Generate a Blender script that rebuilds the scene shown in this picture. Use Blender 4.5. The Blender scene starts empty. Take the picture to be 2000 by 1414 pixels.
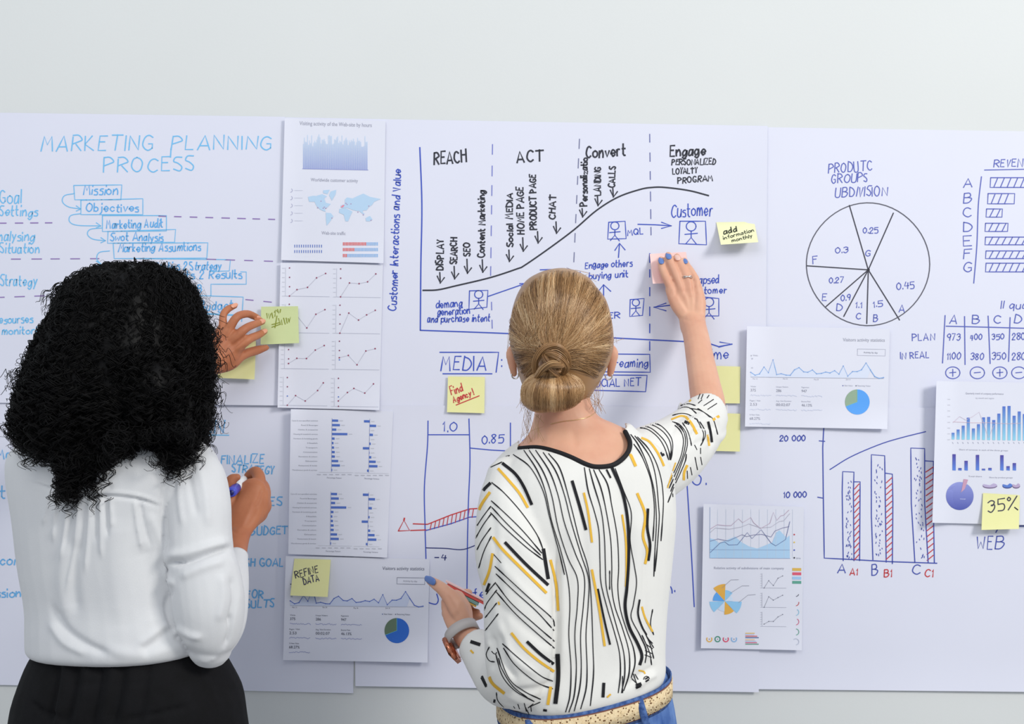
import bpy, bmesh, math, random
import numpy as np
from mathutils import Vector, Matrix
from mathutils.bvhtree import BVHTree
from mathutils.geometry import tessellate_polygon

random.seed(7)
RNG = np.random.default_rng(7)
SC = bpy.context.scene
COL = SC.collection

# ---------------------------------------------------------------- camera, world, lights, exposure
D = 2.3            # camera to wall (m)
S0 = 0.00105       # metres per photo pixel on the wall plane
ZC = 1.53          # camera height
cam_data = bpy.data.cameras.new('camera')
cam_data.sensor_width = 36.0
cam_data.lens = 36.0 * (D / S0) / 2000.0
cam = bpy.data.objects.new('camera', cam_data)
cam.location = (0, -D, ZC)
cam.rotation_euler = (math.pi / 2, 0, 0)
COL.objects.link(cam)
SC.camera = cam

world = bpy.data.worlds.new('world')
SC.world = world
world.use_nodes = True
bg = world.node_tree.nodes['Background']
bg.inputs[0].default_value = (0.82, 0.90, 1.0, 1)
bg.inputs[1].default_value = 0.60


def area(name, loc, target, w, h, power, color=(1, 1, 1)):
    l = bpy.data.lights.new(name, 'AREA')
    l.shape = 'RECTANGLE'
    l.size, l.size_y = w, h
    l.energy = power
    l.color = color
    o = bpy.data.objects.new(name, l)
    o.location = loc
    o.rotation_euler = (Vector(target) - Vector(loc)).to_track_quat('-Z', 'Y').to_euler()
    COL.objects.link(o)
    return o


area('window_light', (3.6, -3.5, 3.9), (0.1, 0, 1.5), 1.3, 1.3, 160, (1.0, 0.97, 0.91))
area('ceiling_light', (-0.8, -2.6, 3.3), (-0.2, 0, 1.7), 2.4, 1.2, 26, (1.0, 0.98, 0.94))

SC.view_settings.view_transform = 'Standard'
SC.view_settings.look = 'None'
SC.view_settings.gamma = 1.0
SC.view_settings.use_curve_mapping = False
SC.view_settings.exposure = 0.0

# ---------------------------------------------------------------- helpers


def lin(c):
    return tuple(((v / 255) / 12.92 if v / 255 <= 0.04045 else ((v / 255 + 0.055) / 1.055) ** 2.4) for v in c)


def P(px, py, d):
    """photo pixel at distance d in front of the wall -> world point"""
    k = S0 * (D - d) / D
    return Vector((k * (px - 1000), -d, ZC + k * (707 - py)))


def Pn(a):
    a = np.asarray(a, float)
    k = S0 * (D - a[:, 2]) / D
    return np.stack([k * (a[:, 0] - 1000), -a[:, 2], ZC + k * (707 - a[:, 1])], 1)


def to_px(v):
    k = S0 * (D + v[:, 1]) / D
    return np.stack([1000 + v[:, 0] / k, 707 - (v[:, 2] - ZC) / k], 1)


def sc(d):
    return S0 * (D - d) / D


def principled(name, color, rough=0.6, spec=0.4, **kw):
    m = bpy.data.materials.new(name)
    m.use_nodes = True
    b = m.node_tree.nodes['Principled BSDF']
    b.inputs['Base Color'].default_value = (*color, 1)
    b.inputs['Roughness'].default_value = rough
    b.inputs['Specular IOR Level'].default_value = spec
    for k, v in kw.items():
        b.inputs[k.replace('_', ' ')].default_value = v
    return m


def noise_mat(name, c1, c2, scale, rough=0.6, bump=0.0, bscale=None, spec=0.4, detail=4, stretch=(1, 1, 1), **kw):
    m = principled(name, c1, rough, spec, **kw)
    nt = m.node_tree
    b = nt.nodes['Principled BSDF']
    tc = nt.nodes.new('ShaderNodeTexCoord')
    mp = nt.nodes.new('ShaderNodeMapping')
    mp.inputs['Scale'].default_value = stretch
    nt.links.new(tc.outputs['Object'], mp.inputs['Vector'])
    n = nt.nodes.new('ShaderNodeTexNoise')
    n.inputs['Scale'].default_value = scale
    n.inputs['Detail'].default_value = detail
    nt.links.new(mp.outputs[0], n.inputs['Vector'])
    r = nt.nodes.new('ShaderNodeValToRGB')
    r.color_ramp.elements[0].color = (*c1, 1)
    r.color_ramp.elements[1].color = (*c2, 1)
    r.color_ramp.elements[0].position = 0.3
    r.color_ramp.elements[1].position = 0.7
    nt.links.new(n.outputs['Fac'], r.inputs[0])
    nt.links.new(r.outputs[0], b.inputs['Base Color'])
    if bump:
        n2 = nt.nodes.new('ShaderNodeTexNoise')
        n2.inputs['Scale'].default_value = bscale or scale
        nt.links.new(mp.outputs[0], n2.inputs['Vector'])
        bp = nt.nodes.new('ShaderNodeBump')
        bp.inputs['Strength'].default_value = bump
        bp.inputs['Distance'].default_value = 0.002
        nt.links.new(n2.outputs['Fac'], bp.inputs['Height'])
        nt.links.new(bp.outputs[0], b.inputs['Normal'])
    return m


def attr_mat(name, rough=0.6, spec=0.3):
    m = principled(name, (0.5, 0.5, 0.5), rough, spec)
    nt = m.node_tree
    a = nt.nodes.new('ShaderNodeAttribute')
    a.attribute_name = 'tone'
    nt.links.new(a.outputs['Color'], nt.nodes['Principled BSDF'].inputs['Base Color'])
    return m


M_WALL = noise_mat('wall_paint', lin((221, 224, 224)), lin((219, 222, 222)), 3, 0.75, 0.05, 180)
M_FLOOR = noise_mat('floor_grey', (0.4, 0.39, 0.38), (0.34, 0.33, 0.32), 6, 0.5)
M_PAPER = noise_mat('flipchart_paper', lin((226, 228, 243)), lin((224, 226, 241)), 4, 0.6, spec=0.25)
M_PRINT = noise_mat('printer_paper', lin((227, 229, 242)), lin((225, 227, 240)), 5, 0.6, spec=0.25)
M_INK = attr_mat('ink', 0.55, 0.3)
M_NOTE_Y = noise_mat('note_yellow', lin((240, 238, 176)), lin((238, 236, 170)), 30, 0.7, spec=0.2)
M_NOTE_PALE = noise_mat('note_pale_yellow', lin((240, 240, 196)), lin((238, 238, 190)), 30, 0.7, spec=0.2)
M_NOTE_G = noise_mat('note_green', lin((212, 224, 168)), lin((208, 220, 164)), 30, 0.7, spec=0.2)
M_NOTE_P = noise_mat('note_pink', lin((252, 216, 212)), lin((250, 211, 207)), 30, 0.7, spec=0.2)

LOC = {}


def link(o, parent=None):
    COL.objects.link(o)
    if parent is not None:
        o.parent = parent
    return o


def mk(name, verts, faces, mat, parent=None, loc=None, smooth=True, tone=None):
    verts = np.asarray(verts, float)
    if parent is not None:
        base = LOC[parent.name]
    else:
        base = np.asarray(loc if loc is not None else verts.mean(0), float)
    me = bpy.data.meshes.new(name)
    me.from_pydata((verts - base).tolist(), [], [list(map(int, f)) for f in faces] if not isinstance(faces, np.ndarray) else faces.tolist())
    if tone is not None:
        at = me.color_attributes.new('tone', 'FLOAT_COLOR', 'POINT')
        t = np.ones((len(verts), 4), np.float32)
        t[:, :3] = tone
        at.data.foreach_set('color', t.ravel())
    if smooth:
        me.polygons.foreach_set('use_smooth', np.ones(len(me.polygons), bool))
    me.materials.append(mat)
    me.update()
    o = bpy.data.objects.new(name, me)
    if parent is None:
        o.location = base
    link(o, parent)
    LOC[o.name] = base
    return o


def tag(o, label, cat, group=None, kind=None):
    o['label'] = label
    o['category'] = cat
    if group:
        o['group'] = group
    if kind:
        o['kind'] = kind
    return o


def box_geo(x0, x1, y0, y1, z0, z1):
    v = [(x, y, z) for x in (x0, x1) for y in (y0, y1) for z in (z0, z1)]
    f = [(0, 1, 3, 2), (4, 6, 7, 5), (0, 4, 5, 1), (2, 3, 7, 6), (0, 2, 6, 4), (1, 5, 7, 3)]
    return v, f


def crom(pts, n=8, closed=False):
    p = np.asarray(pts, float)
    if len(p) < 3:
        t = np.linspace(0, 1, n + 1)[:, None]
        return p[0] * (1 - t) + p[-1] * t
    if closed:
        q = np.vstack([p[-1], p, p[0], p[1]])
    else:
        q = np.vstack([2 * p[0] - p[1], p, 2 * p[-1] - p[-2]])
    out = []
    t = np.linspace(0, 1, n, endpoint=False)[:, None]
    for i in range(1, len(q) - 2):
        a, b, c, d = q[i - 1], q[i], q[i + 1], q[i + 2]
        out.append(0.5 * ((2 * b) + (-a + c) * t + (2 * a - 5 * b + 4 * c - d) * t ** 2 + (-a + 3 * b - 3 * c + d) * t ** 3))
    r = np.vstack(out)
    return r if closed else np.vstack([r, p[-1]])


class Geo:
    def __init__(self):
        self.v, self.f, self.t, self.n = [], [], [], 0

    def add(self, v, f, tone=None):
        v = np.asarray(v, float)
        self.v.append(v)
        self.f += [tuple(int(i) + self.n for i in q) for q in f]
        if tone is not None:
            self.t.append(np.broadcast_to(np.asarray(tone, float), (len(v), 3)))
        self.n += len(v)

    def make(self, name, mat, parent=None, **kw):
        return mk(name, np.vstack(self.v), self.f, mat, parent, tone=np.vstack(self.t) if self.t else None, **kw)


def tube3(pts, rad, sides=10, flat=1.0, caps=True, view=None):
    """round or flattened tube through world points; first radius axis lies across the view"""
    p = np.asarray(pts, float)
    r = np.broadcast_to(np.asarray(rad, float), (len(p),)).copy()
    fl = np.broadcast_to(np.asarray(flat, float), (len(p),)).copy()
    if caps:
        t0 = (p[0] - p[1]) / max(1e-9, np.linalg.norm(p[0] - p[1]))
        t1 = (p[-1] - p[-2]) / max(1e-9, np.linalg.norm(p[-1] - p[-2]))
        hs = [(0.98, 0.2), (0.75, 0.66), (0.4, 0.92)]
        pre = [p[0] + t0 * r[0] * h for h, _ in hs]
        prr = [r[0] * k for _, k in hs]
        post = [p[-1] + t1 * r[-1] * h for h, _ in reversed(hs)]
        por = [r[-1] * k for _, k in reversed(hs)]
        p = np.vstack([pre, p, post])
        r = np.concatenate([prr, r, por])
        fl = np.concatenate([[fl[0]] * 3, fl, [fl[-1]] * 3])
    tan = np.gradient(p, axis=0)
    tan /= np.maximum(1e-9, np.linalg.norm(tan, axis=1))[:, None]
    ref = np.array([0, 1, 0.0]) if view is None else np.asarray(view, float)
    a = np.cross(ref, tan)
    na = np.linalg.norm(a, axis=1)
    prev = None
    for i in range(len(p)):
        if na[i] < 0.15:
            x = np.cross(np.array([0.3, 0.2, 0.93]), tan[i]) if prev is None else prev - tan[i] * np.dot(prev, tan[i])
            a[i] = x
        a[i] /= max(1e-9, np.linalg.norm(a[i]))
        if prev is not None and np.dot(prev, a[i]) < 0:
            a[i] = -a[i]
        prev = a[i]
    b = np.cross(tan, a)
    ang = np.linspace(0, 2 * math.pi, sides, endpoint=False)
    v = p[:, None, :] + r[:, None, None] * (np.cos(ang)[None, :, None] * a[:, None, :] + fl[:, None, None] * np.sin(ang)[None, :, None] * b[:, None, :])
    n = len(p)
    f = []
    for i in range(n - 1):
        for j in range(sides):
            k = (j + 1) % sides
            f.append((i * sides + j, i * sides + k, (i + 1) * sides + k, (i + 1) * sides + j))
    f.append(tuple(range(sides))[::-1])
    f.append(tuple((n - 1) * sides + j for j in range(sides)))
    return v.reshape(-1, 3), f


def tubepx(path, flat=1.0, sides=14, n=6):
    """path rows (px, py, d, radius_px)"""
    q = crom(path, n)
    w = Pn(q[:, :3])
    r = q[:, 3] * S0 * (D - q[:, 2]) / D
    return tube3(w, r, sides, flat)


def ellipsoid(px, py, d, rx, rz, ry, seg=20):
    c = np.array(P(px, py, d))
    k = sc(d)
    v, f = [], []
    for i in range(1, seg):
        th = math.pi * i / seg
        for j in range(seg):
            ph = 2 * math.pi * j / seg
            v.append(c + np.array([rx * k * math.sin(th) * math.cos(ph), ry * math.sin(th) * math.sin(ph), rz * k * math.cos(th)]))
    for i in range(seg - 2):
        for j in range(seg):
            k2 = (j + 1) % seg
            f.append((i * seg + j, (i + 1) * seg + j, (i + 1) * seg + k2, i * seg + k2))
    f.append(tuple(range(seg)))
    f.append(tuple((seg - 2) * seg + j for j in range(seg))[::-1])
    return np.array(v), f


def rings(rows, n=36, sub=4, power=2.3):
    """rows (y_left, y_right, x_left, x_right, d_left, d_right, half_thickness_m) -> closed loft"""
    q = crom(rows, sub)
    v = []
    ang = np.linspace(0, 2 * math.pi, n, endpoint=False)
    c, s = np.cos(ang), np.sin(ang)
    e = 2 / power
    cx, sy = np.sign(c) * np.abs(c) ** e, np.sign(s) * np.abs(s) ** e
    for yl, yr, xl, xr, dl, dr, th in q:
        a, b = np.array(P(xl, yl, dl)), np.array(P(xr, yr, dr))
        m, u = (a + b) / 2, (b - a) / 2
        w = np.array([u[1], -u[0], 0])
        w /= max(1e-9, np.linalg.norm(w))
        v.append(m + cx[:, None] * u + sy[:, None] * w * th)
    v = np.vstack(v)
    f = []
    m = len(q)
    for i in range(m - 1):
        for j in range(n):
            k = (j + 1) % n
            f.append((i * n + j, i * n + k, (i + 1) * n + k, (i + 1) * n + j))
    f.append(tuple(range(n))[::-1])
    f.append(tuple((m - 1) * n + j for j in range(n)))
    return v, f


def union(parts, voxel, smooth=3):
    g = Geo()
    for v, f in parts:
        g.add(v, f)
    me = bpy.data.meshes.new('tmp')
    me.from_pydata(np.vstack(g.v).tolist(), [], g.f)
    bm = bmesh.new()
    bm.from_mesh(me)
    bmesh.ops.recalc_face_normals(bm, faces=bm.faces)
    bm.to_mesh(me)
    bm.free()
    o = bpy.data.objects.new('tmp', me)
    COL.objects.link(o)
    r = o.modifiers.new('r', 'REMESH')
    r.mode = 'VOXEL'
    r.voxel_size = voxel
    s = o.modifiers.new('s', 'SMOOTH')
    s.factor = 0.5
    s.iterations = smooth
    dg = bpy.context.evaluated_depsgraph_get()
    ev = o.evaluated_get(dg).to_mesh()
    nv = len(ev.vertices)
    v = np.empty(nv * 3)
    ev.vertices.foreach_get('co', v)
    nrm = np.empty(nv * 3)
    ev.vertices.foreach_get('normal', nrm)
    fc = np.empty(len(ev.polygons) * 4, int)
    ev.loops.foreach_get('vertex_index', fc)
    v, nrm, fc = v.reshape(-1, 3), nrm.reshape(-1, 3), fc.reshape(-1, 4)
    bpy.data.objects.remove(o)
    bpy.data.meshes.remove(me)
    return v, fc, nrm


def seg_dist(p, poly):
    """distance of 2-D points to a polyline and the position 0..1 along it"""
    poly = np.asarray(poly, float)
    best = np.full(len(p), 1e9)
    pos = np.zeros(len(p))
    L = np.concatenate([[0], np.cumsum(np.linalg.norm(np.diff(poly, axis=0), axis=1))])
    for i in range(len(poly) - 1):
        a, b = poly[i], poly[i + 1]
        ab = b - a
        t = np.clip(((p - a) @ ab) / max(1e-9, ab @ ab), 0, 1)
        dd = np.linalg.norm(p - (a + t[:, None] * ab), axis=1)
        m = dd < best
        best[m] = dd[m]
        pos[m] = (L[i] + t[m] * (L[i + 1] - L[i])) / L[-1]
    return best, pos


def fold(v, nrm, folds, lim=None):
    """raise ridges (amp > 0) or press creases (amp < 0) along polylines on the cloth facing the camera"""
    px = to_px(v)
    disp = np.zeros(len(v))
    face = np.clip(-nrm[:, 1] * 1.6, 0, 1)
    for poly, width, amp in folds:
        q = crom(poly, 5)
        lo, hi = q.min(0) - 4 * width, q.max(0) + 4 * width
        m = np.where((px[:, 0] > lo[0]) & (px[:, 0] < hi[0]) & (px[:, 1] > lo[1]) & (px[:, 1] < hi[1]) & (face > 0))[0]
        if not len(m):
            continue
        dd, pos = seg_dist(px[m], q)
        end = np.clip(np.minimum(pos, 1 - pos) * 6 + 0.15, 0, 1)
        disp[m] += amp * np.exp(-(dd / width) ** 2) * end * face[m]
    return v + nrm * disp[:, None]


def in_poly(p, poly):
    poly = np.asarray(poly, float)
    x, y = p[:, 0], p[:, 1]
    r = np.zeros(len(p), bool)
    for i in range(len(poly)):
        x1, y1 = poly[i - 1]
        x2, y2 = poly[i]
        c = (y1 > y) != (y2 > y)
        with np.errstate(divide='ignore', invalid='ignore'):
            xi = (x2 - x1) * (y - y1) / (y2 - y1) + x1
        r ^= c & (x < xi)
    return r


def drop(v, f, mask):
    """remove faces that use a masked vertex"""
    keep = ~mask[f].any(1)
    f = f[keep]
    used = np.unique(f)
    mp = np.full(len(v), -1)
    mp[used] = np.arange(len(used))
    return v[used], mp[f]


def cut_end(v, f, e, u, reach, extra):
    """open a sleeve with a clean plane cut at e, dropping what lies beyond along u"""
    s = (v - e) @ u
    near = (np.linalg.norm(v - e, axis=1) < reach) & extra
    v2, f2 = drop(v, f, (s > 0) & near)
    cnt = {}
    for q in f2.tolist():
        for i in range(4):
            k = (min(q[i], q[i - 1]), max(q[i], q[i - 1]))
            cnt[k] = cnt.get(k, 0) + 1
    rim = np.unique([i for k, c in cnt.items() if c == 1 for i in k])
    s = (v2[rim] - e) @ u
    m = rim[(np.linalg.norm(v2[rim] - e, axis=1) < reach) & (np.abs(s) < .012)]
    v2[m] -= np.outer((v2[m] - e) @ u, u)
    return v2, f2


def caster(v, f):
    b = BVHTree.FromPolygons(v.tolist(), f.tolist() if isinstance(f, np.ndarray) else f)
    o = Vector((0, -D, ZC))

    def cast(px, py):
        dr = (P(px, py, 0.0) - o).normalized()
        h = b.ray_cast(o, dr)
        return None if h[0] is None else (h[0], h[1], dr)
    return cast


def ribbon_on(g, cast, pts, w, tone=None, lift=0.0008, step=4.0, taper=False):
    q = crom(pts, 8) if len(pts) > 2 else np.asarray(pts, float)
    L = np.concatenate([[0], np.cumsum(np.linalg.norm(np.diff(q, axis=0), axis=1))])
    n = max(2, int(L[-1] / step) + 1)
    s = np.linspace(0, L[-1], n)
    c = np.stack([np.interp(s, L, q[:, 0]), np.interp(s, L, q[:, 1])], 1)
    t = np.gradient(c, axis=0)
    t /= np.maximum(1e-6, np.linalg.norm(t, axis=1))[:, None]
    nn = np.stack([-t[:, 1], t[:, 0]], 1)
    prev = None
    for i in range(n):
        ww = w / 2 * (0.65 + 0.35 * math.sin(math.pi * min(1, 6 * min(i, n - 1 - i) / n))) if taper else w / 2
        row = []
        for k in (-1, 0, 1):
            h = cast(*(c[i] + nn[i] * ww * k))
            if h is None:
                row = None
                break
            row.append(np.array(h[0] - h[2] * lift))
        if row is not None and prev is not None and max(np.linalg.norm(row[1] - prev[1]), np.linalg.norm(row[0] - row[2])) < 0.022:
            g.add([prev[0], prev[1], prev[2], row[0], row[1], row[2]], [(0, 1, 4, 3), (1, 2, 5, 4)], tone)
        prev = row
# ---------------------------------------------------------------- stroke lettering
FONT = {
    'A': '02 39 62|14 54', 'B': '02 09|~09 49 57 36 06|~36 65 53 32 02', 'C': '~58 39 18 05 13 32 53', 'D': '02 09|~09 38 56 54 32 02',
    'E': '49 09 02 42|06 36', 'F': '49 09 02|06 36', 'G': '~58 39 18 05 13 32 53|53 55 35', 'H': '09 02|59 52|06 56', 'I': '09 02',
    'J': '~39 33 12 03', 'K': '09 02|49 05 52', 'L': '09 02 42', 'M': '02 19 35 59 62', 'N': '02 09 52 59', 'O': '~39 18 05 13 32 53 66 58 39',
    'P': '02 09|~09 39 57 36 05', 'Q': '~39 18 05 13 32 53 66 58 39|44 62', 'R': '02 09|~09 39 57 36 05|25 52', 'S': '~49 19 07 26 44 32 03',
    'T': '09 69|39 32', 'U': '~09 04 12 42 54 59', 'V': '09 22 49', 'W': '09 12 36 52 69', 'X': '09 52|59 02', 'Y': '09 25 49|25 22',
    'Z': '09 59 02 52', 'a': '~46 16 03 12 33 46|46 42', 'b': '09 02|~05 26 45 43 22 03', 'c': '~45 26 04 22 43', 'd': '~45 26 04 12 33 45|49 42',
    'e': '~04 44 45 26 04 13 22 43', 'f': '~39 28 22|06 36', 'g': '~45 26 04 12 33 45|~46 42 20 01', 'h': '09 02|~04 26 36 44 42',
    'i': '06 02|08 09', 'j': '~26 22 00|28 29', 'k': '09 02|36 04 32', 'l': '09 02', 'm': '06 02|~04 16 26 34 32|~34 46 56 64 62',
    'n': '06 02|~04 26 36 44 42', 'o': '~26 05 03 22 43 45 26', 'p': '06 00|~05 26 45 43 22 03', 'q': '~45 26 04 12 33 45|46 40', 'r': '06 02|~04 16 36', 's': '~36 16 05 34 32 02',
    't': '19 13|~13 22 32|06 36', 'u': '~06 03 12 32 44|46 42', 'v': '06 22 46', 'w': '06 12 35 52 66', 'x': '06 42|46 02', 'y': '06 23|46 10',
    'z': '06 46 02 42', '0': '~29 07 04 22 44 47 29', '1': '07 19 12', '2': '~07 19 39 47 25 02|02 42', '3': '~08 29 48 36 26|~26 46 44 22 03',
    '4': '19 05 45|38 32', '5': '49 09 06|~06 36 44 32 02', '6': '~39 16 03 22 43 35 14', '7': '09 49 12', '8': '~26 08 29 48 26 04 22 44 26',
    '9': '~46 25 07 29 48 46|46 32', '.': '02 03', ':': '02 03|05 06', '!': '09 04|02 03', '-': '05 35', '+': '05 45|23 27',
    '%': '~19 08 17 28 19|~43 52 61 52 43|69 02', '&': '52 18 29 38 04 12 32 54',
}


def glyph(ch):
    out, w = [], 0
    for s in FONT[ch].split('|'):
        sm = s[0] == '~'
        pts = [(int(q[0]), int(q[1]) - 2) for q in s.lstrip('~').split()]
        w = max([w] + [x for x, _ in pts])
        out.append(crom(pts, 5) if sm and len(pts) > 2 else np.array(pts, float))
    return out, w


class Sheet:
    """a piece of paper on the wall: four photo corners, a depth profile, marks that lie on it"""

    def __init__(self, name, label, cat, corners, dfun, mat, nu=24, nv=24, group=None):
        self.c = np.array(corners, float)      # TL TR BR BL
        self.dfun = dfun
        u, v = np.meshgrid(np.linspace(0, 1, nu + 1), np.linspace(0, 1, nv + 1))
        u, v = u.ravel(), v.ravel()
        px = self.at(u, v)
        vt = Pn(np.column_stack([px, self.dfun(u, v)]))
        n = len(vt)
        back = vt + np.array([0, 0.0003, 0])
        W = nu + 1
        f = []
        for j in range(nv):
            for i in range(nu):
                a = j * W + i
                f.append((a, a + W, a + W + 1, a + 1))
                f.append((n + a, n + a + 1, n + a + W + 1, n + a + W))
        rim = [i for i in range(W)] + [j * W + nu for j in range(1, nv + 1)] + [nv * W + i for i in range(nu - 1, -1, -1)] + [j * W for j in range(nv - 1, 0, -1)]
        m = len(rim)
        for k in range(m):
            j = (k + 1) % m
            f.append((2 * n + k, 2 * n + j, 2 * n + m + j, 2 * n + m + k))
        self.obj = mk(name, np.vstack([vt, back, vt[rim], back[rim]]), f, mat, loc=vt.mean(0))
        tag(self.obj, label, cat, group)
        self.marks = {}
        self.part = 'writing'

    def at(self, u, v):
        c = self.c
        return (np.outer((1 - u) * (1 - v), c[0]) + np.outer(u * (1 - v), c[1]) + np.outer(u * v, c[2]) + np.outer((1 - u) * v, c[3]))

    def uv(self, px):
        u = np.full(len(px), 0.5)
        v = np.full(len(px), 0.5)
        c = self.c
        for _ in range(4):
            e = px - self.at(u, v)
            du = np.outer(1 - v, c[1] - c[0]) + np.outer(v, c[2] - c[3])
            dv = np.outer(1 - u, c[3] - c[0]) + np.outer(u, c[2] - c[1])
            det = du[:, 0] * dv[:, 1] - du[:, 1] * dv[:, 0]
            u = u + (e[:, 0] * dv[:, 1] - e[:, 1] * dv[:, 0]) / det
            v = v + (du[:, 0] * e[:, 1] - du[:, 1] * e[:, 0]) / det
        return u, v

    def depth(self, px):
        u, v = self.uv(np.asarray(px, float))
        return self.dfun(np.clip(u, 0, 1), np.clip(v, 0, 1))

    def g(self):
        return self.marks.setdefault(self.part, Geo())

    def put(self, px, faces, col, lift=0.0005):
        px = np.asarray(px, float)
        u, v = self.uv(px)
        ok = (u > -0.001) & (u < 1.001) & (v > -0.001) & (v < 1.001)
        faces = [f for f in faces if all(ok[i] for i in f)]
        if not faces:
            return
        d = self.dfun(np.clip(u, 0, 1), np.clip(v, 0, 1)) + lift
        col = np.asarray(col, float)
        if col.ndim == 1:
            col = np.array(lin(col))
        self.g().add(Pn(np.column_stack([px, d])), faces, col)

    def line(self, pts, w, col, smooth=False, lift=0.0005, closed=False):
        q = np.asarray(pts, float).reshape(-1, 2)
        if smooth:
            q = crom(q, 6, closed)
            if closed:
                q = np.vstack([q, q[:1]])
        out = [q[0]]
        for a, b in zip(q[:-1], q[1:]):
            k = max(1, int(np.linalg.norm(b - a) / 14))
            out += [a + (b - a) * (i + 1) / k for i in range(k)]
        q = np.array(out)
        t = np.diff(q, axis=0)
        ln = np.linalg.norm(t, axis=1)
        keep = np.concatenate([[True], ln > 1e-4])
        q = q[keep]
        if len(q) < 2:
            return
        t = np.diff(q, axis=0)
        t /= np.linalg.norm(t, axis=1)[:, None]
        tn = np.vstack([t[:1], t[:-1] + t[1:], t[-1:]])
        tn /= np.maximum(0.25, np.linalg.norm(tn, axis=1))[:, None]
        nn = np.stack([-tn[:, 1], tn[:, 0]], 1) * w / 2
        q[0] -= t[0] * w * 0.3
        q[-1] += t[-1] * w * 0.3
        v = np.empty((2 * len(q), 2))
        v[0::2], v[1::2] = q + nn, q - nn
        f = [(2 * i, 2 * i + 1, 2 * i + 3, 2 * i + 2) for i in range(len(q) - 1)]
        self.put(v, f, col, lift)

    def dashes(self, a, b, n, w, col, duty=0.5):
        self.part = 'dashed_line.%03d' % len(self.marks)
        a, b = np.array(a, float), np.array(b, float)
        for i in range(n):
            j = random.uniform(-0.1, 0.1)
            self.line([a + (b - a) * (i + max(0, j)) / n, a + (b - a) * (i + duty + j) / n], w, col)

    def text(self, s, x0, y0, x1, y1, h, w, col, jit=0.06, slant=0.08):
        """hand lettering fitted to a baseline from (x0,y0) to (x1,y1)"""
        was, self.part = self.part, 'lettering.%03d' % len(self.marks)
        adv = []
        for ch in s:
            adv.append(4 if ch == ' ' else glyph(ch)[1] + (2.15 if ch not in '.:!' else 1.5))
        tot = sum(adv) - 1.6
        a, b = np.array([x0, y0], float), np.array([x1, y1], float)
        L = np.linalg.norm(b - a)
        t = (b - a) / L
        up = np.array([t[1], -t[0]])
        kx, ky = L / tot, h / 7.0
        x = 0
        for ch, ad in zip(s, adv):
            if ch != ' ':
                dy, sx, sl = random.gauss(0, jit * h * 0.6), 1 + random.gauss(0, jit), slant + random.gauss(0, jit)
                for st in glyph(ch)[0]:
                    xx = (x + st[:, 0] * sx + st[:, 1] * sl * ky / kx) * kx
                    yy = st[:, 1] * ky * (1 + random.gauss(0, jit)) + dy
                    self.line(a + xx[:, None] * t + yy[:, None] * up, w, col)
            x += ad
        self.part = was

    def fill(self, poly, col, lift=0.0005):
        poly = np.asarray(poly, float)
        bm = bmesh.new()
        vs = [bm.verts.new((p[0], p[1], 0)) for p in poly]
        for t in tessellate_polygon([[Vector((p[0], p[1], 0)) for p in poly]]):
            try:
                bm.faces.new([vs[i] for i in t])
            except ValueError:
                pass
        for _ in range(4):
            e = [x for x in bm.edges if x.calc_length() > 16]
            if not e:
                break
            bmesh.ops.subdivide_edges(bm, edges=e, cuts=1)
            bmesh.ops.triangulate(bm, faces=bm.faces)
        bm.verts.index_update()
        v = np.array([(x.co.x, x.co.y) for x in bm.verts])
        f = [tuple(x.index for x in fc.verts) for fc in bm.faces]
        bm.free()
        if callable(col):
            col = col(v)
        self.put(v, f, col, lift)

    def rect(self, x0, y0, x1, y1, col, shear=0.0, lift=0.0005):
        self.fill([(x0, y0), (x1, y0 + shear * (x1 - x0)), (x1, y1 + shear * (x1 - x0)), (x0, y1)], col, lift)

    def dot(self, x, y, r, col, n=10, lift=0.0007):
        a = np.linspace(0, 2 * math.pi, n, endpoint=False)
        self.fill(np.stack([x + r * np.cos(a), y + r * np.sin(a)], 1), col, lift)

    def ring(self, x, y, r, w, col, a0=0, a1=360, ry=None):
        a = np.radians(np.linspace(a0, a1, 28))
        self.line(np.stack([x + r * np.cos(a), y - (ry or r) * np.sin(a)], 1), w, col)

    def wedge(self, x, y, r, a0, a1, col, lift=0.0005, ry=None):
        a = np.radians(np.linspace(a0, a1, 24))
        self.fill([(x, y)] + [(x + r * math.cos(t), y - (ry or r) * math.sin(t)) for t in a], col, lift)

    def type(self, s, x0, y0, x1, y1, h, col):
        """machine printed text fitted to a baseline"""
        v, f = type_mesh(s)
        a, b = np.array([x0, y0], float), np.array([x1, y1], float)
        t = (b - a)
        L = np.linalg.norm(t)
        t = t / L
        up = np.array([t[1], -t[0]])
        q = a + (v[:, :1] / v[:, 0].max() * L) * t + (v[:, 1:2] / 0.73 * h) * up
        was, self.part = self.part, 'printed_text.%03d' % len(self.marks)
        self.put(q, f, col)
        self.part = was

    def done(self):
        for name, g in self.marks.items():
            if g.v:
                g.make(name.split('.')[0], M_INK, self.obj, smooth=False)


_TYPE = {}


def type_mesh(s):
    if s not in _TYPE:
        c = bpy.data.curves.new('tmp', 'FONT')
        c.body = s
        c.resolution_u = 2
        o = bpy.data.objects.new('tmp', c)
        COL.objects.link(o)
        dg = bpy.context.evaluated_depsgraph_get()
        me = o.evaluated_get(dg).to_mesh()
        v = np.array([(q.co.x, q.co.y) for q in me.vertices])
        f = [tuple(p.vertices) for p in me.polygons]
        v[:, 0] -= v[:, 0].min()
        bpy.data.objects.remove(o)
        bpy.data.curves.remove(c)
        _TYPE[s] = (v, f)
    return _TYPE[s]


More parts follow.
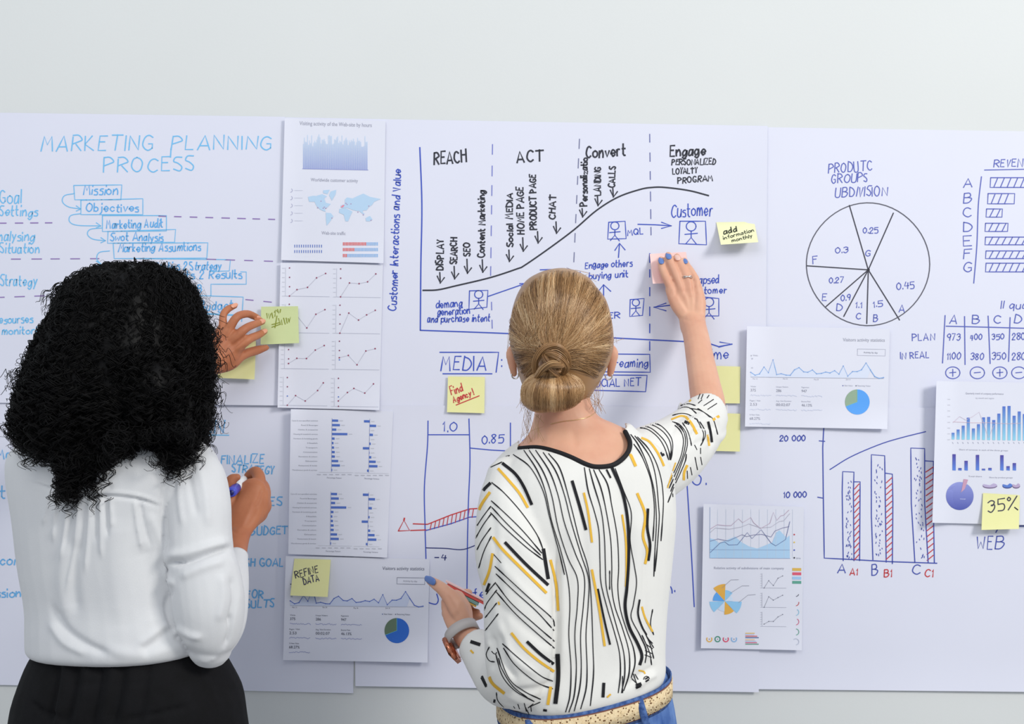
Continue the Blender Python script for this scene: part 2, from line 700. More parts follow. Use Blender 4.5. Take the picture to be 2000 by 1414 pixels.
# ---------------------------------------------------------------- the room
v, f = box_geo(-3.2, 3.2, 0, 0.12, 0, 2.95)
tag(mk('wall_back', v, f, M_WALL, smooth=False), 'plain pale grey wall covered with pinned paper', 'wall', kind='structure')
v, f = box_geo(-3.2, 3.2, -4.6, 0.12, -0.1, 0)
tag(mk('floor', v, f, M_FLOOR, smooth=False), 'grey floor below the paper covered wall', 'floor', kind='structure')

# ---------------------------------------------------------------- the six flipchart sheets
LB, MB, BL, BK, PU, RD, GY = (120, 196, 244), (104, 180, 240), (66, 90, 194), (56, 58, 68), (150, 124, 186), (204, 66, 70), (150, 152, 165)


def wavy(base, amp, k1, k2, ph, left=0.0, bottom=0.0, right=0.0, top=0.0):
    def f(u, v):
        w = np.sin(k1 * u + ph) * np.sin(k2 * v + 1.3 * ph)
        return 0.6 * (base + amp * (0.5 + 0.5 * w) + left * np.clip(1 - u / 0.16, 0, 1) ** 2 + right * np.clip(1 - (1 - u) / 0.16, 0, 1) ** 2
                + bottom * np.clip(1 - (1 - v) / 0.14, 0, 1) ** 2 + top * np.clip(1 - v / 0.1, 0, 1) ** 2)
    return f


GS = 'large flipchart sheets on the wall'
shA = Sheet('flipchart_sheet', 'large white sheet headed MARKETING PLANNING PROCESS in light blue marker, upper left of the wall', 'paper sheet',
            [(-70, 219), (556, 228), (548, 792), (-70, 786)], wavy(0.006, 0.0035, 5, 4, 0.6, bottom=0.004), M_PAPER, 40, 36, GS)
shD = Sheet('flipchart_sheet', 'large white sheet with light blue notes about budget and goals, behind the curly haired woman', 'paper sheet',
            [(-70, 760), (700, 765), (690, 1354), (-70, 1336)], wavy(0.0015, 0.002, 4, 5, 1.4, bottom=0.006), M_PAPER, 40, 36, GS)
shB = Sheet('flipchart_sheet', 'large white sheet with the black rising customer journey curve and REACH ACT Convert Engage headings', 'paper sheet',
            [(548, 229), (1499, 246), (1495, 800), (545, 796)], wavy(0.0045, 0.001, 5, 5, 2.2, right=0.006), M_PAPER, 48, 36, GS)
shC = Sheet('flipchart_sheet', 'large white sheet with the blue column drawing and red hatched band behind the blonde woman', 'paper sheet',
            [(688, 791), (1491, 795), (1482, 1352), (694, 1340)], wavy(0.0058, 0.0025, 5, 4, 0.3, bottom=0.006, right=0.002, top=0.002), M_PAPER, 48, 36, GS)
shE = Sheet('flipchart_sheet', 'large white sheet with the hand drawn pie chart and plan table, upper right', 'paper sheet',
            [(1470, 248), (2080, 258), (2080, 800), (1470, 800)], wavy(0.0012, 0.0015, 5, 5, 1.1), M_PAPER, 40, 36, GS)
shF = Sheet('flipchart_sheet', 'large white sheet with the hand drawn blue and red hatched bars, lower right', 'paper sheet',
            [(1478, 794), (2080, 798), (2080, 1352), (1479, 1346)], wavy(0.0036, 0.003, 5, 4, 2.9, bottom=0.007), M_PAPER, 40, 36, GS)

# --- upper left sheet
s = shA
s.part = 'heading_lettering'
s.text('MARKETING', 80, 295, 298, 293, 29, 2.3, LB, 0.04, 0.12)
s.text('PLANNING', 334, 292, 530, 291, 27, 2.3, LB, 0.04, 0.1)
s.part = 'letter_stem'
s.line([(334, 290), (333, 307)], 2.3, LB)
s.text('PROCESS', 202, 337, 380, 333, 27, 2.3, LB, 0.04, 0.06)
s.part = 'margin_lettering'
for t in (('Goal', 0, 398, 42, 396, 25), ('Settings', -2, 421, 73, 422, 19), ('Analysing', -18, 471, 67, 470, 19), ('Situation', 0, 494, 77, 493, 18),
          ('Strategy', 0, 558, 72, 558, 21), ('Resourses', -12, 632, 64, 630, 15), ('and monitoring', -34, 653, 92, 652, 14)):
    s.text(*t, 2.2, LB, 0.05)
s.part = 'flow_diagram'
for q in ([(145, 362), (238, 361), (236, 390), (146, 390), (144, 362)], [(158, 391), (279, 388), (279, 419), (158, 419), (158, 391)],
          [(200, 421), (325, 421), (325, 451), (200, 452), (200, 421)], [(210, 452), (343, 448), (341, 473), (210, 475), (211, 452)],
          [(221, 475), (406, 474), (404, 504), (223, 505), (221, 475)], [(265, 505), (450, 507), (448, 529), (410, 530)],
          [(470, 531), (481, 531), (481, 555), (412, 555), (412, 578)], [(380, 577), (475, 580), (472, 628)]):
    s.part = 'box_outline.%03d' % len(s.marks)
    s.line(q, 1.7, LB)
for q in ([(145, 378), (126, 382), (122, 394), (134, 404), (158, 408)], [(158, 417), (138, 421), (136, 433), (152, 440), (197, 441)],
          [(199, 445), (176, 448), (171, 458), (182, 467), (206, 470)], [(214, 490), (194, 493), (189, 505), (197, 516)]):
    s.part = 'loop_arrow.%03d' % len(s.marks)
    s.line(q, 1.7, LB, True)
    x, y = q[-1]
    s.line([(x - 9, y - 6), (x, y), (x - 9, y + 4)], 2.0, LB)
for t in (('Mission', 163, 381, 230, 380, 18), ('Objectives', 168, 413, 271, 413, 16), ('Marketing Audit', 208, 446, 318, 444, 16), ('Swot Analysis', 215, 470, 319, 471, 15),
          ('Marketing Assumtions', 231, 492, 392, 489, 16), ('Tactics 2 Strategy', 300, 528, 432, 526, 15), ('Costs 2 Results', 330, 546, 473, 543, 16), ('B', 386, 571, 394, 571, 15),
          ('Budget', 388, 607, 455, 604, 18)):
    s.text(*t, 2.2, MB, 0.06)
s.part = 'underline'
s.line([(388, 612), (470, 616)], 3, LB)
s.part = 'dashed_line'
s.dashes((-30, 436), (118, 435), 5, 2.2, PU)
s.dashes((310, 422), (555, 429), 8, 2.2, PU)
s.dashes((22, 506), (215, 505), 5, 2.0, PU)
s.dashes((400, 506), (555, 511), 4, 2.0, PU)
s.dashes((-10, 581), (105, 577), 3, 2.0, PU)
s.dashes((480, 585), (550, 592), 2, 2.0, PU)
s.done()
# --- lower left sheet
s = shD
s.part = 'notes_lettering'
for t in (('PLAN', 345, 846, 438, 846, 26), ('FINALIZE', 432, 906, 516, 904, 16), ('STRATEGY', 453, 922, 534, 926, 15), ('ACTIVITIES', 424, 989, 551, 987, 15),
          ('& BUDGET', 468, 1045, 562, 1043, 15), ('PUBLISH GOAL', 430, 1107, 553, 1105, 15), ('FOR', 482, 1168, 514, 1168, 15), ('RESULTS', 458, 1187, 535, 1186, 15),
          ('Mark', -4, 897, 42, 893, 17), ('targ', 0, 974, 66, 970, 24), ('Pr', 46, 1034, 78, 1031, 18), ('compet', 0, 1104, 82, 1100, 19), ('mission STA', -28, 1167, 95, 1164, 16)):
    s.text(*t, 2.6, (112, 182, 236), 0.05)
s.line([(395, 849), (447, 850)], 2, LB)
s.done()
# --- middle upper sheet: customer journey


def stick(s, box, cx, cy, r, w=1.9):
    s.part = 'person_box_drawing.%03d' % len(s.marks)
    s.line(list(box) + [box[0]], w, BL)
    s.ring(cx, cy, r, w, BL, ry=r * 0.95)
    h = 4.6 * r
    s.line([(cx, cy + r), (cx, cy + 0.5 * h)], w, BL)
    s.line([(cx - 1.3 * r, cy + 0.36 * h), (cx + 1.3 * r, cy + 0.31 * h)], w, BL)
    s.line([(cx - 1.1 * r, cy + 0.78 * h), (cx, cy + 0.5 * h), (cx + 1.1 * r, cy + 0.8 * h)], w, BL)


s = shB
s.part = 'axis_line'
s.line([(820, 288), (824, 400), (822, 520), (821, 645)], 2.6, BL, True)
s.line([(821, 645), (960, 650), (1100, 656), (1200, 660), (1337, 667), (1386, 671), (1404, 677), (1430, 672)], 2.4, BL)
s.line([(1406, 668), (1430, 672), (1404, 678)], 2.2, BL)
s.part = 'dashed_line'
s.dashes((962, 282), (958, 560), 7, 1.8, (120, 128, 205))
s.dashes((960, 590), (962, 660), 2, 1.8, (120, 128, 205))
s.dashes((1132, 270), (1120, 530), 7, 1.8, (120, 124, 160))
s.dashes((1269, 262), (1272, 480), 6, 1.8, (110, 116, 170))
s.dashes((1269, 492), (1269, 700), 6, 2.2, BL)
s.part = 'curve_line'
s.line([(826, 567), (855, 566), (891, 558), (958, 542), (1010, 525), (1025, 518), (1074, 484), (1122, 448), (1165, 411), (1207, 385), (1250, 370), (1274, 366), (1299, 366), (1345, 372), (1384, 382)], 3.0, BK, True)
s.part = 'black_lettering'
for t in (('REACH', 848, 321, 912, 316, 23), ('ACT', 1010, 317, 1062, 313, 22), ('Convert', 1145, 309, 1222, 303, 23), ('Engage', 1309, 305, 1378, 302, 20)):
    s.text(*t, 3.3, BK, 0.05)
for t in (('PERSONALIZED', 1312, 322, 1398, 321, 11), ('LOYALTY', 1314, 340, 1362, 338, 11), ('PROGRAM', 1324, 358, 1392, 353, 11)):
    s.text(*t, 2.3, BK, 0.06)
for t, ar in ((('DISPLAY', 865, 527, 866, 468, 13), (860, 532, 553)), (('SEARCH', 892, 515, 893, 464, 12), (888, 520, 545)), (('SEO', 918, 500, 918, 474, 12), (913, 506, 534)),
              (('Content Marketing', 946, 502, 947, 372, 13), (943, 507, 532)), (('Social MEDIA', 1001, 482, 1001, 377, 12), (995, 488, 511)), (('HOME PAGE', 1024, 457, 1022, 365, 13), (1022, 464, 491)),
              (('PRODUCT PAGE', 1048, 448, 1046, 341, 12), (1051, 452, 475)), (('CHAT', 1084, 428, 1086, 380, 12), (1087, 433, 456)), (('Personalizatio', 1147, 402, 1147, 308, 12), (1138, 407, 424)),
              (('LANDING', 1173, 381, 1173, 327, 12), (1168, 384, 402)), (('CALLS', 1201, 366, 1202, 325, 12), (1198, 368, 385))):
    s.text(*t, 2.9, BK, 0.06, 0.0)
    x, a, b = ar
    s.part = 'arrow_drawing.%03d' % len(s.marks)
    s.line([(x - 1, a), (x, b)], 2.6, BK)
    s.line([(x - 6, b - 14), (x, b), (x + 8, b - 11)], 2.6, BK)
s.part = 'blue_lettering'
for t in (('demang', 852, 602, 903, 599, 15), ('generation', 855, 616, 918, 612, 14), ('and purchase intent', 835, 630, 957, 627, 14), ('MQL', 1226, 460, 1257, 457, 11),
          ('Engage others', 1143, 524, 1235, 520, 13), ('in buying unit', 1133, 546, 1227, 541, 13), ('ER', 1188, 622, 1212, 621, 11), ('Lapsed', 1357, 554, 1404, 553, 16),
          ('Customer', 1347, 574, 1420, 572, 13), ('Time', 1370, 703, 1424, 701, 20), ('Streaming', 1182, 718, 1266, 716, 17), ('SOCIAL NET', 1152, 756, 1252, 753, 15)):
    s.text(*t, 2.0, BL, 0.06)
s.text('Customer', 1311, 424, 1392, 421, 25, 2.2, BL, 0.05)
s.text('MEDIA', 861, 723, 951, 723, 27, 2.4, BL, 0.04, 0.1)
s.text('Customer Interactions and Value', 774, 607, 783, 331, 15, 2.3, BL, 0.05, 0.05)
s.part = 'person_box_drawing'
stick(s, [(917, 568), (953, 567), (951, 600), (916, 604)], 935, 575, 8)
stick(s, [(1189, 434), (1221, 432), (1223, 466), (1187, 467)], 1201, 441, 8)
stick(s, [(1231, 585), (1258, 583), (1255, 616), (1230, 618)], 1242, 591, 7)
stick(s, [(1328, 432), (1378, 432), (1380, 478), (1326, 476)], 1350, 442, 9.5)
stick(s, [(1374, 580), (1404, 583), (1404, 617), (1376, 617)], 1385, 590, 9)
def arrow(*qs):
    s.part = 'arrow_drawing.%03d' % len(s.marks)
    for q in qs:
        s.line(q, 2.1, BL)


arrow([(953, 579), (1028, 553)], [(1015, 554), (1028, 553), (1018, 560)])
arrow([(1055, 527), (1110, 525)])
arrow([(1246, 438), (1280, 439), (1311, 441)], [(1292, 434), (1312, 441), (1292, 446)])
arrow([(1208, 503), (1210, 476)], [(1201, 489), (1210, 475), (1221, 488)])
arrow([(1179, 585), (1179, 556)], [(1168, 570), (1179, 556), (1193, 569)])
arrow([(1301, 592), (1277, 600), (1301, 607)], [(1277, 600), (1310, 596)])
s.part = 'media_box_drawing'
s.line([(859, 688), (974, 688), (969, 727)], 2.2, BL)
s.line([(865, 730), (961, 730)], 2.2, BL)
s.line([(980, 702), (980, 704)], 2.2, BL)
s.line([(980, 714), (980, 716)], 2.2, BL)
s.part = 'media_box_drawing.002'
s.line([(1170, 691), (1269, 692), (1270, 727), (1170, 726)], 2, BL)
s.part = 'media_box_drawing.001'
s.line([(1150, 732), (1264, 733), (1261, 765), (1150, 762)], 2, BL)
s.done()
# --- middle lower sheet
s = shC
s.part = 'column_drawing'
s.line([(836, 822), (835, 870), (829, 950), (830, 1020), (832, 1091)], 2.1, BL, True)
s.line([(916, 818), (918, 900), (915, 980), (913, 1060), (912, 1152)], 2.1, BL, True)
s.line([(997, 826), (997, 900)], 2.1, BL)
s.line([(836, 849), (917, 849)], 2, BL)
s.line([(918, 875), (960, 879), (997, 881)], 2, BL)
s.line([(832, 1070), (870, 1071), (905, 1073), (940, 1060)], 1.8, (40, 50, 120), True)
s.line([(832, 1036), (880, 1023), (917, 1010), (950, 1008)], 2, BL)
s.part = 'column_drawing.001'
s.line([(1341, 930), (1346, 1010), (1351, 1090), (1356, 1185)], 2.1, BL, True)
s.line([(1316, 962), (1315, 980)], 2, BL)
s.line([(1301, 1000), (1301, 1012)], 2, BL)
s.part = 'blue_lettering'
s.text('1.0', 865, 843, 893, 842, 18, 2, BL)
s.text('0.85', 942, 867, 984, 865, 17, 2, BL)
s.text('0.7', 1021, 873, 1050, 871, 16, 2, BL)
s.text('-4', 849, 1094, 873, 1094, 11, 2, (40, 50, 120))
s.line([(853, 1160), (856, 1172), (851, 1180), (837, 1177)], 2.2, BL, True)
s.text('feb', 924, 1170, 965, 1166, 20, 2.2, BL)
s.text('Jun.', 1277, 1161, 1318, 1157, 20, 2.2, BL)
s.text('O.', 1353, 948, 1379, 946, 21, 2.2, BL)
s.part = 'red_band_drawing'
s.line([(778, 1037), (789, 1016), (800, 1036), (778, 1037)], 2, RD)
s.line([(789, 1016), (790, 1012)], 3, RD)
s.line([(807, 1023), (835, 1024), (880, 1006), (917, 994), (950, 992)], 2.2, RD)
s.line([(802, 1036), (832, 1035)], 2.2, RD)
for i in range(11):
    x = 840 + i * 8.2
    yb = np.interp(x, [832, 880, 917, 950], [1036, 1023, 1010, 1008])
    yt = np.interp(x + 3, [835, 880, 917, 950], [1024, 1006, 994, 992])
    s.line([(x, yb + 1), (x + 3, yt)], 1.6, RD)
s.done()
# --- upper right sheet
PB = (92, 104, 190)
s = shE
s.part = 'blue_lettering'
for t in (('PRODUTC', 1618, 338, 1704, 332, 18), ('GROUPS', 1624, 358, 1695, 355, 17), ('UBDIVISION', 1631, 384, 1733, 382, 18), ('REVENUE', 1941, 326, 2022, 325, 14)):
    s.text(*t, 1.9, PB, 0.06)
s.part = 'pie_drawing'
a = np.linspace(0, 2 * math.pi, 60)
s.line(np.stack([1695.5 + 120.5 * np.cos(a), 516 + (117 - 3 * np.cos(2 * a)) * np.sin(a)], 1), 2.0, (92, 92, 104))
for x, y in ((1659, 401), (1745, 416), (1575, 519), (1613, 599), (1648, 618), (1693, 632), (1757, 625)):
    s.line([(1696, 527), (x, y)], 2.2, (66, 66, 78))
s.dot(1696, 527, 3, (50, 50, 60))
for t in (('0.25', 1686, 456, 1716, 455, 11), ('0.3', 1632, 494, 1657, 494, 11), ('G', 1690, 500, 1700, 500, 12), ('F', 1588, 516, 1598, 515, 15), ('0.27', 1620, 553, 1648, 552, 11),
          ('E', 1606, 587, 1615, 587, 13), ('0.9', 1643, 588, 1662, 586, 11), ('D', 1634, 606, 1645, 606, 13), ('1.1', 1671, 601, 1684, 601, 11), ('C', 1672, 623, 1682, 623, 11),
          ('1.5', 1706, 600, 1725, 598, 11), ('B', 1706, 628, 1715, 628, 13), ('A', 1756, 609, 1768, 609, 13), ('0.45', 1752, 566, 1787, 563, 13)):
    s.text(*t, 1.8, PB, 0.04)
s.part = 'revenue_bar_drawing'
s.line([(1923, 332), (2078, 329)], 1.8, PB)
s.line([(1917, 345), (1911, 400), (1908, 480), (1902, 553)], 2, PB, True)
for ch, y in zip('ABCDEFG', (367, 397, 424, 452, 480, 505, 531)):
    s.text(ch, 1882, y, 1899, y - 1, 19, 2, PB, 0.05)
for x0, y0, x1, y1 in ((1935, 347, 2070, 366), (1930, 378, 1982, 398), (1927, 408, 1958, 424), (1925, 436, 1969, 452), (1925, 463, 2070, 478), (1926, 490, 2070, 505), (1926, 514, 2070, 531)):
    s.part = 'revenue_bar_drawing.%03d' % len(s.marks)
    s.line([(x0, y0), (x1, y0), (x1 - 1, y1), (x0 - 1, y1), (x0, y0)], 1.9, PB)
    x = x0 + 6
    while x < x1 - 8:
        s.line([(x, y1), (x + 8, y0)], 1.8, PB)
        x += 13
s.part = 'table_drawing'
for q in ([(1846, 616), (1841, 709)], [(1884, 618), (1885, 712)], [(1930, 617), (1934, 710)], [(1973, 620), (1970, 706)], [(1848, 637), (1930, 639), (2070, 643)]):
    s.line(q, 2, PB)
for ch, x in zip('ABCD', (1855, 1899, 1941, 1981)):
    s.text(ch, x, 631, x + 15, 632, 16, 2, PB, 0.05)
for t in (('II quarter', 1955, 602, 2050, 604, 15), ('PLAN', 1782, 666, 1827, 664, 13), ('IN REAL', 1759, 701, 1815, 698, 12), ('973', 1850, 665, 1876, 664, 13), ('400', 1895, 664, 1918, 663, 11),
          ('350', 1938, 664, 1961, 662, 11), ('280', 1977, 664, 2002, 663, 13), ('1100', 1850, 702, 1876, 701, 13), ('380', 1896, 703, 1921, 702, 12), ('350', 1938, 703, 1965, 701, 13), ('280', 1977, 703, 2002, 702, 13)):
    s.text(*t, 1.8, PB, 0.05)
for x, ch in ((1861, '+'), (1909, '-'), (1953, '+'), (1990, ':')):
    s.part = 'sign_drawing.%03d' % len(s.marks)
    s.ring(x, 728, 14, 1.8, PB, ry=11.5)
    s.line([(x - 6, 728), (x + 6, 727)], 1.8, PB)
    if ch == '+':
        s.line([(x, 721), (x, 735)], 1.8, PB)
s.done()
# --- lower right sheet
s = shF
s.part = 'axis_line'
BB = (74, 88, 176)
s.line([(1609, 836), (1607, 874), (1608, 960), (1610, 1090), (1650, 1092), (1740, 1097), (1830, 1100)], 2.2, BB)
s.line([(1600, 861), (1611, 862)], 2, BB)
s.line([(1597, 971), (1608, 973)], 2, BB)
s.line([(1621, 917), (1662, 892), (1718, 868), (1760, 855), (1808, 843)], 2, BB, True)
bars = [([(1647, 1095), (1645, 960), (1646, 921), (1668, 922), (1667, 960), (1668, 1095)], [(1667, 941), (1680, 941), (1679, 1095)], (1669, 1678, 948, 1095)),
        ([(1705, 1093), (1702, 1007), (1702, 888), (1728, 890), (1730, 1030), (1731, 1098)], [(1729, 924), (1743, 926), (1744, 983), (1743, 1101)], (1731, 1742, 936, 1097)),
        ([(1787, 1099), (1780, 983), (1779, 875), (1806, 876), (1806, 983), (1813, 1099)], [(1806, 900), (1823, 901), (1823, 983), (1825, 1100)], (1808, 1823, 915, 1096))]
for a, b, (x0, x1, y0, y1) in bars:
    s.part = 'bar_drawing.%03d' % len(s.marks)
    s.line(a, 2.1, BB)
    s.line(b, 2.1, BB)
    y = y0
    while y < y1:
        o = (y - y0) / (y1 - y0) * (3 if x0 > 1800 else 0)
        s.line([(x0 + o, y + 7), (x1, y - 3)], 1.9, RD)
        y += 11.5
    xa, xb, ya = a[2][0] + 6, a[3][0] - 5, a[2][1] + 16
    for k in range(46):
        x, y = random.uniform(xa, xb), random.uniform(ya, 1090)
        x += (y - ya) / 220 * (6 if xa > 1780 else 1)
        s.line([(x, y), (x + random.uniform(-1.5, 1.5), y + random.uniform(2, 4))], 1.4, BB)
s.part = 'axis_lettering'
for t in (('20 000', 1523, 862, 1573, 861, 11), ('10 000', 1531, 972, 1575, 971, 11), ('A', 1636, 1119, 1652, 1119, 18), ('B', 1703, 1124, 1716, 1123, 19), ('C', 1782, 1122, 1799, 1121, 18), ('WEB', 1908, 1072, 1960, 1072, 25)):
    s.text(*t, 2.1, BB, 0.04)
for t in (('A1', 1660, 1123, 1675, 1123, 13), ('B1', 1727, 1127, 1742, 1127, 14), ('C1', 1806, 1127, 1823, 1127, 14)):
    s.text(*t, 2.1, RD, 0.04)
s.line([(1949, 1033), (1945, 1040)], 2.1, BB)
s.line([(1975, 1028), (2070, 1026)], 2, BB)
s.done()

# ---------------------------------------------------------------- printed A4 sheets
GP = 'printed chart pages taped to the wall'


def page(label, corners, base, curl, side=0.004):
    def f(u, v):
        return 0.6 * base + curl * np.clip((v - 0.72) / 0.28, 0, 1) ** 2 * (0.6 + 0.4 * np.sin(3.5 * u + base * 300)) + side * np.clip(1 - u / 0.2, 0, 1) ** 2 + 0.0008 * np.sin(4 * u) * np.sin(3 * v)
    return Sheet('printed_page', label, 'printed page', corners, f, M_PRINT, 24, 28, GP)


def crop(x0, y0, k):
    return lambda pts: [(x0 + x / k, y0 + y / k) for x, y in pts]


TX, LBL = (166, 168, 184), (176, 208, 240)
# website activity page
s = page('printed page with blue activity chart, pale blue world map and red traffic bars', [(556, 231), (753, 236), (749, 514), (549, 508)], 0.0125, 0.006)
c = crop(540, 220, 4.713)
s.part = 'title_text'
s.type('Visiting activity of the Web-site by hours', 585, 244, 726, 248, 8, TX)
s.type('Worldwide customer activity', 607, 354, 699, 356, 7, TX)
s.type('Web-site traffic', 628, 458, 675, 459, 7, TX)
s.part = 'hourly_chart'
hb, ht = lin((140, 160, 222)), lin((198, 220, 244))
for i in range(62):
    x = 592 + i * 2.04
    h = 44 + random.random() * 14 + 16 * random.random() ** 3
    yb = 329 + i * 0.04
    y0 = yb - h
    s.fill([(x, y0), (x + 1.1, y0), (x + 1.1, yb), (x, yb)], lambda v, y0=y0, yb=yb: np.array(ht) + (np.array(hb) - np.array(ht)) * np.clip((v[:, 1:2] - 275) / 55, 0, 1))
s.line([(591, 329.5), (719, 332)], 1.2, (150, 160, 215))
s.part = 'world_map'
for pl in ([(290, 775), (340, 765), (400, 770), (440, 790), (455, 830), (500, 840), (470, 870), (445, 885), (452, 912), (430, 905), (400, 890), (370, 860), (350, 820), (300, 820)],
           [(500, 725), (550, 710), (545, 750), (510, 810), (485, 760)], [(430, 715), (490, 710), (470, 750), (430, 740)], [(370, 765), (420, 750), (465, 770), (440, 790), (400, 775)],
           [(455, 920), (500, 925), (525, 955), (495, 1000), (462, 1040), (455, 980)],
           [(630, 800), (650, 780), (700, 790), (740, 770), (800, 745), (860, 775), (960, 795), (900, 820), (880, 850), (850, 870), (830, 900), (800, 900), (790, 930), (760, 905), (740, 905), (700, 895), (650, 875), (600, 880), (590, 855), (630, 840)],
           [(580, 885), (640, 880), (700, 910), (680, 950), (660, 1000), (635, 1000), (620, 940), (575, 920)], [(820, 970), (860, 950), (885, 985), (860, 1000), (825, 1000)], [(790, 920), (810, 925), (800, 950)]):
    s.fill(c(pl), (186, 214, 240))
s.fill(c([(590, 870), (610, 850), (628, 852), (610, 872)]), (236, 140, 160), 0.0008)
for x, y in ((440, 870), (455, 880), (430, 880), (380, 875), (410, 815), (650, 845), (685, 840), (850, 860), (750, 915), (800, 940), (510, 970), (870, 990), (640, 835)):
    s.dot(*c([(x, y)])[0], 1.2, (176, 150, 190), 6)
s.part = 'traffic_bars'
for i in range(13):
    for y in (1215, 1265):
        a = c([(165 + i * 20.5, y), (172 + i * 20.5, y), (172 + i * 20.5, y + 26), (165 + i * 20.5, y + 26)])
        s.fill(a, (92, 120, 196))
for r, (y, n) in enumerate(((1193, 16), (1245, 8), (1300, 3))):
    s.part = 'traffic_bars.%03d' % (r + 1)
    for i in range(24):
        x = 612 + i * 13.6
        s.fill(c([(x, y), (x + 8, y), (x + 8, y + 30), (x, y + 30)]), (224, 92, 92) if i < n else (140, 184, 232))
s.part = 'ring_list'
for y in (715, 785, 855, 925, 995):
    x, yy = c([(130, y)])[0]
    s.ring(x, yy, 3.4, 1.1, (178, 178, 205), -90, 60)
    s.line(c([(165, y), (240, y)]), 0.7, (205, 208, 222))
s.done()
# eight small line charts
s = page('printed page of eight small dotted line charts behind the green note', [(548, 513), (748, 517), (741, 801), (542, 796)], 0.0115, 0.009, 0.006)
c = crop(540, 500, 4.417)
ch = [((112, 345), [(112, 345), (177, 290), (268, 270), (346, 188), (424, 150)], [103, 184, 265]), ((553, 352), [(553, 352), (630, 232), (713, 238), (786, 222), (857, 154)], [111, 191]),
      ((110, 660), [(150, 480), (262, 620), (340, 502), (418, 462)], [416, 497, 578]), ((547, 665), [(547, 665), (624, 492), (708, 552), (778, 507), (852, 468)], [424, 505, 585]),
      ((104, 970), [(104, 927), (176, 882), (259, 884), (335, 811), (412, 772)], [807, 887]), ((542, 977), [(542, 877), (620, 857), (695, 938), (771, 819), (851, 799)], [735, 815, 895]),
      ((93, 1287), [(93, 1287), (165, 1204), (248, 1250), (355, 1160), (404, 1094)], [1048, 1128, 1208]), ((534, 1296), [(534, 1250), (612, 1177), (668, 1142), (762, 1182), (837, 1103)], [1055, 1135, 1215, 1296])]
for k, ((ox, oy), pts, col) in enumerate(ch):
    s.part = 'line_chart' if k == 0 else 'line_chart.%03d' % k
    s.line(c([(ox - 45, oy), (ox + 345, oy + 6)]), 0.8, (192, 195, 210))
    s.line(c([(ox - 35, oy), (ox - 33, oy - 245)]), 0.8, (200, 203, 216))
    for i in range(7):
        s.line(c([(ox - 62, oy - i * 40), (ox - 42, oy - i * 40)]), 1.2, (205, 208, 220))
    s.line(c(pts), 0.9, (196, 196, 210))
    for p in pts:
        s.dot(*c([p])[0], 1.55, (150, 66, 96), 8)
    for j, y in enumerate(col):
        s.dot(*c([(ox + 1, y)])[0], 1.4, (98, 130, 205) if j == 2 and k > 3 else (140, 70, 100), 8)
s.done()
# bar table page
s = page('printed page of blue horizontal bar tables, above the REFINE DATA note', [(568, 799), (768, 803), (756, 1089), (563, 1082)], 0.0125, 0.007, 0.012)
c = crop(540, 790, 4.5625)
names = ['Care & non-specified activities', 'Food & Beverages', 'Clothes & accessories', 'Housing & household services', 'Furniture & furnishing goods', 'Health', 'Transport', 'Communication', 'Recreation & culture', 'Education', 'Restaurants & hotels', 'Miscellaneous goods & services']
L1 = [(496, 550), (496, 565), (496, 533), (495, 632), (494, 518), (494, 508), (494, 513), (493, 519), (492, 520), (492, 550), (492, 565), (490, 497)]
R1 = [(780, 832), (830, 888), (828, 830), (829, 860), (829, 830), (827, 840), (770, 827), (827, 830), (825, 845), (824, 884), (824, 900), (807, 823)]
for blk, (oy, dx) in enumerate(((143, 0), (797, -10))):
    s.part = 'bar_chart' if blk == 0 else 'bar_chart.001'
    for i in range(12):
        y = oy + i * 40
        wl = 60 + len(names[i]) * 5.6
        s.type(names[i], *c([(370 + dx - wl, y + 6)])[0], *c([(370 + dx - i * 0.8, y + 7)])[0], 2.6, (158, 160, 172))
        x0, x1 = L1[i]
        s.fill(c([(x0 + dx, y - 10), (x1 + dx, y - 9), (x1 + dx, y + 11), (x0 + dx, y + 10)]), (84, 116, 198))
        x0, x1 = R1[i]
        s.fill(c([(x0 + dx, y - 4), (x1 + dx, y - 3), (x1 + dx, y + 18), (x0 + dx, y + 17)]), (84, 116, 198))
        s.line(c([(L1[i][1] + dx + 14, y + 1), (L1[i][1] + dx + 42, y + 1)]), 1.6, (205, 207, 218))
        s.line(c([(R1[i][1] + dx + 14, y + 8), (R1[i][1] + dx + 40, y + 8)]), 1.6, (208, 210, 220))
    s.line(c([(495 + dx, oy - 20), (489 + dx, oy + 460)]), 0.7, (150, 155, 190))
    s.line(c([(832 + dx, oy - 15), (822 + dx, oy + 465)]), 0.7, (150, 155, 190))
    s.line(c([(380 + dx, oy + 460), (680 + dx, oy + 464)]), 0.7, (206, 208, 218))
    s.line(c([(700 + dx, oy + 466), (1000 + dx, oy + 472)]), 0.7, (206, 208, 218))
    for i in range(6):
        s.line(c([(362 + dx + 55 * i, oy + 481), (392 + dx + 55 * i, oy + 482)]), 1.6, (190, 192, 205))
        s.line(c([(700 + dx + 54 * i, oy + 488), (730 + dx + 54 * i, oy + 489)]), 1.6, (190, 192, 205))
    s.type('Percentage Pattern', *c([(450 + dx, oy + 515)])[0], *c([(580 + dx, oy + 518)])[0], 3, (150, 152, 165))
    s.type('Percentage Variance', *c([(785 + dx, oy + 522)])[0], *c([(915 + dx, oy + 526)])[0], 3, (150, 152, 165))
s.done()

VIS = [(0, 575), (52, 610), (105, 596), (160, 512), (212, 580), (268, 426), (312, 603), (365, 592), (425, 609), (475, 611), (526, 546), (580, 519), (636, 570), (685, 575), (741, 547), (791, 594), (849, 588), (900, 572), (952, 583), (1007, 555), (1060, 598), (1112, 500), (1165, 622), (1223, 566), (1277, 567), (1330, 546), (1385, 464), (1437, 547), (1490, 627), (1543, 648), (1595, 638)]


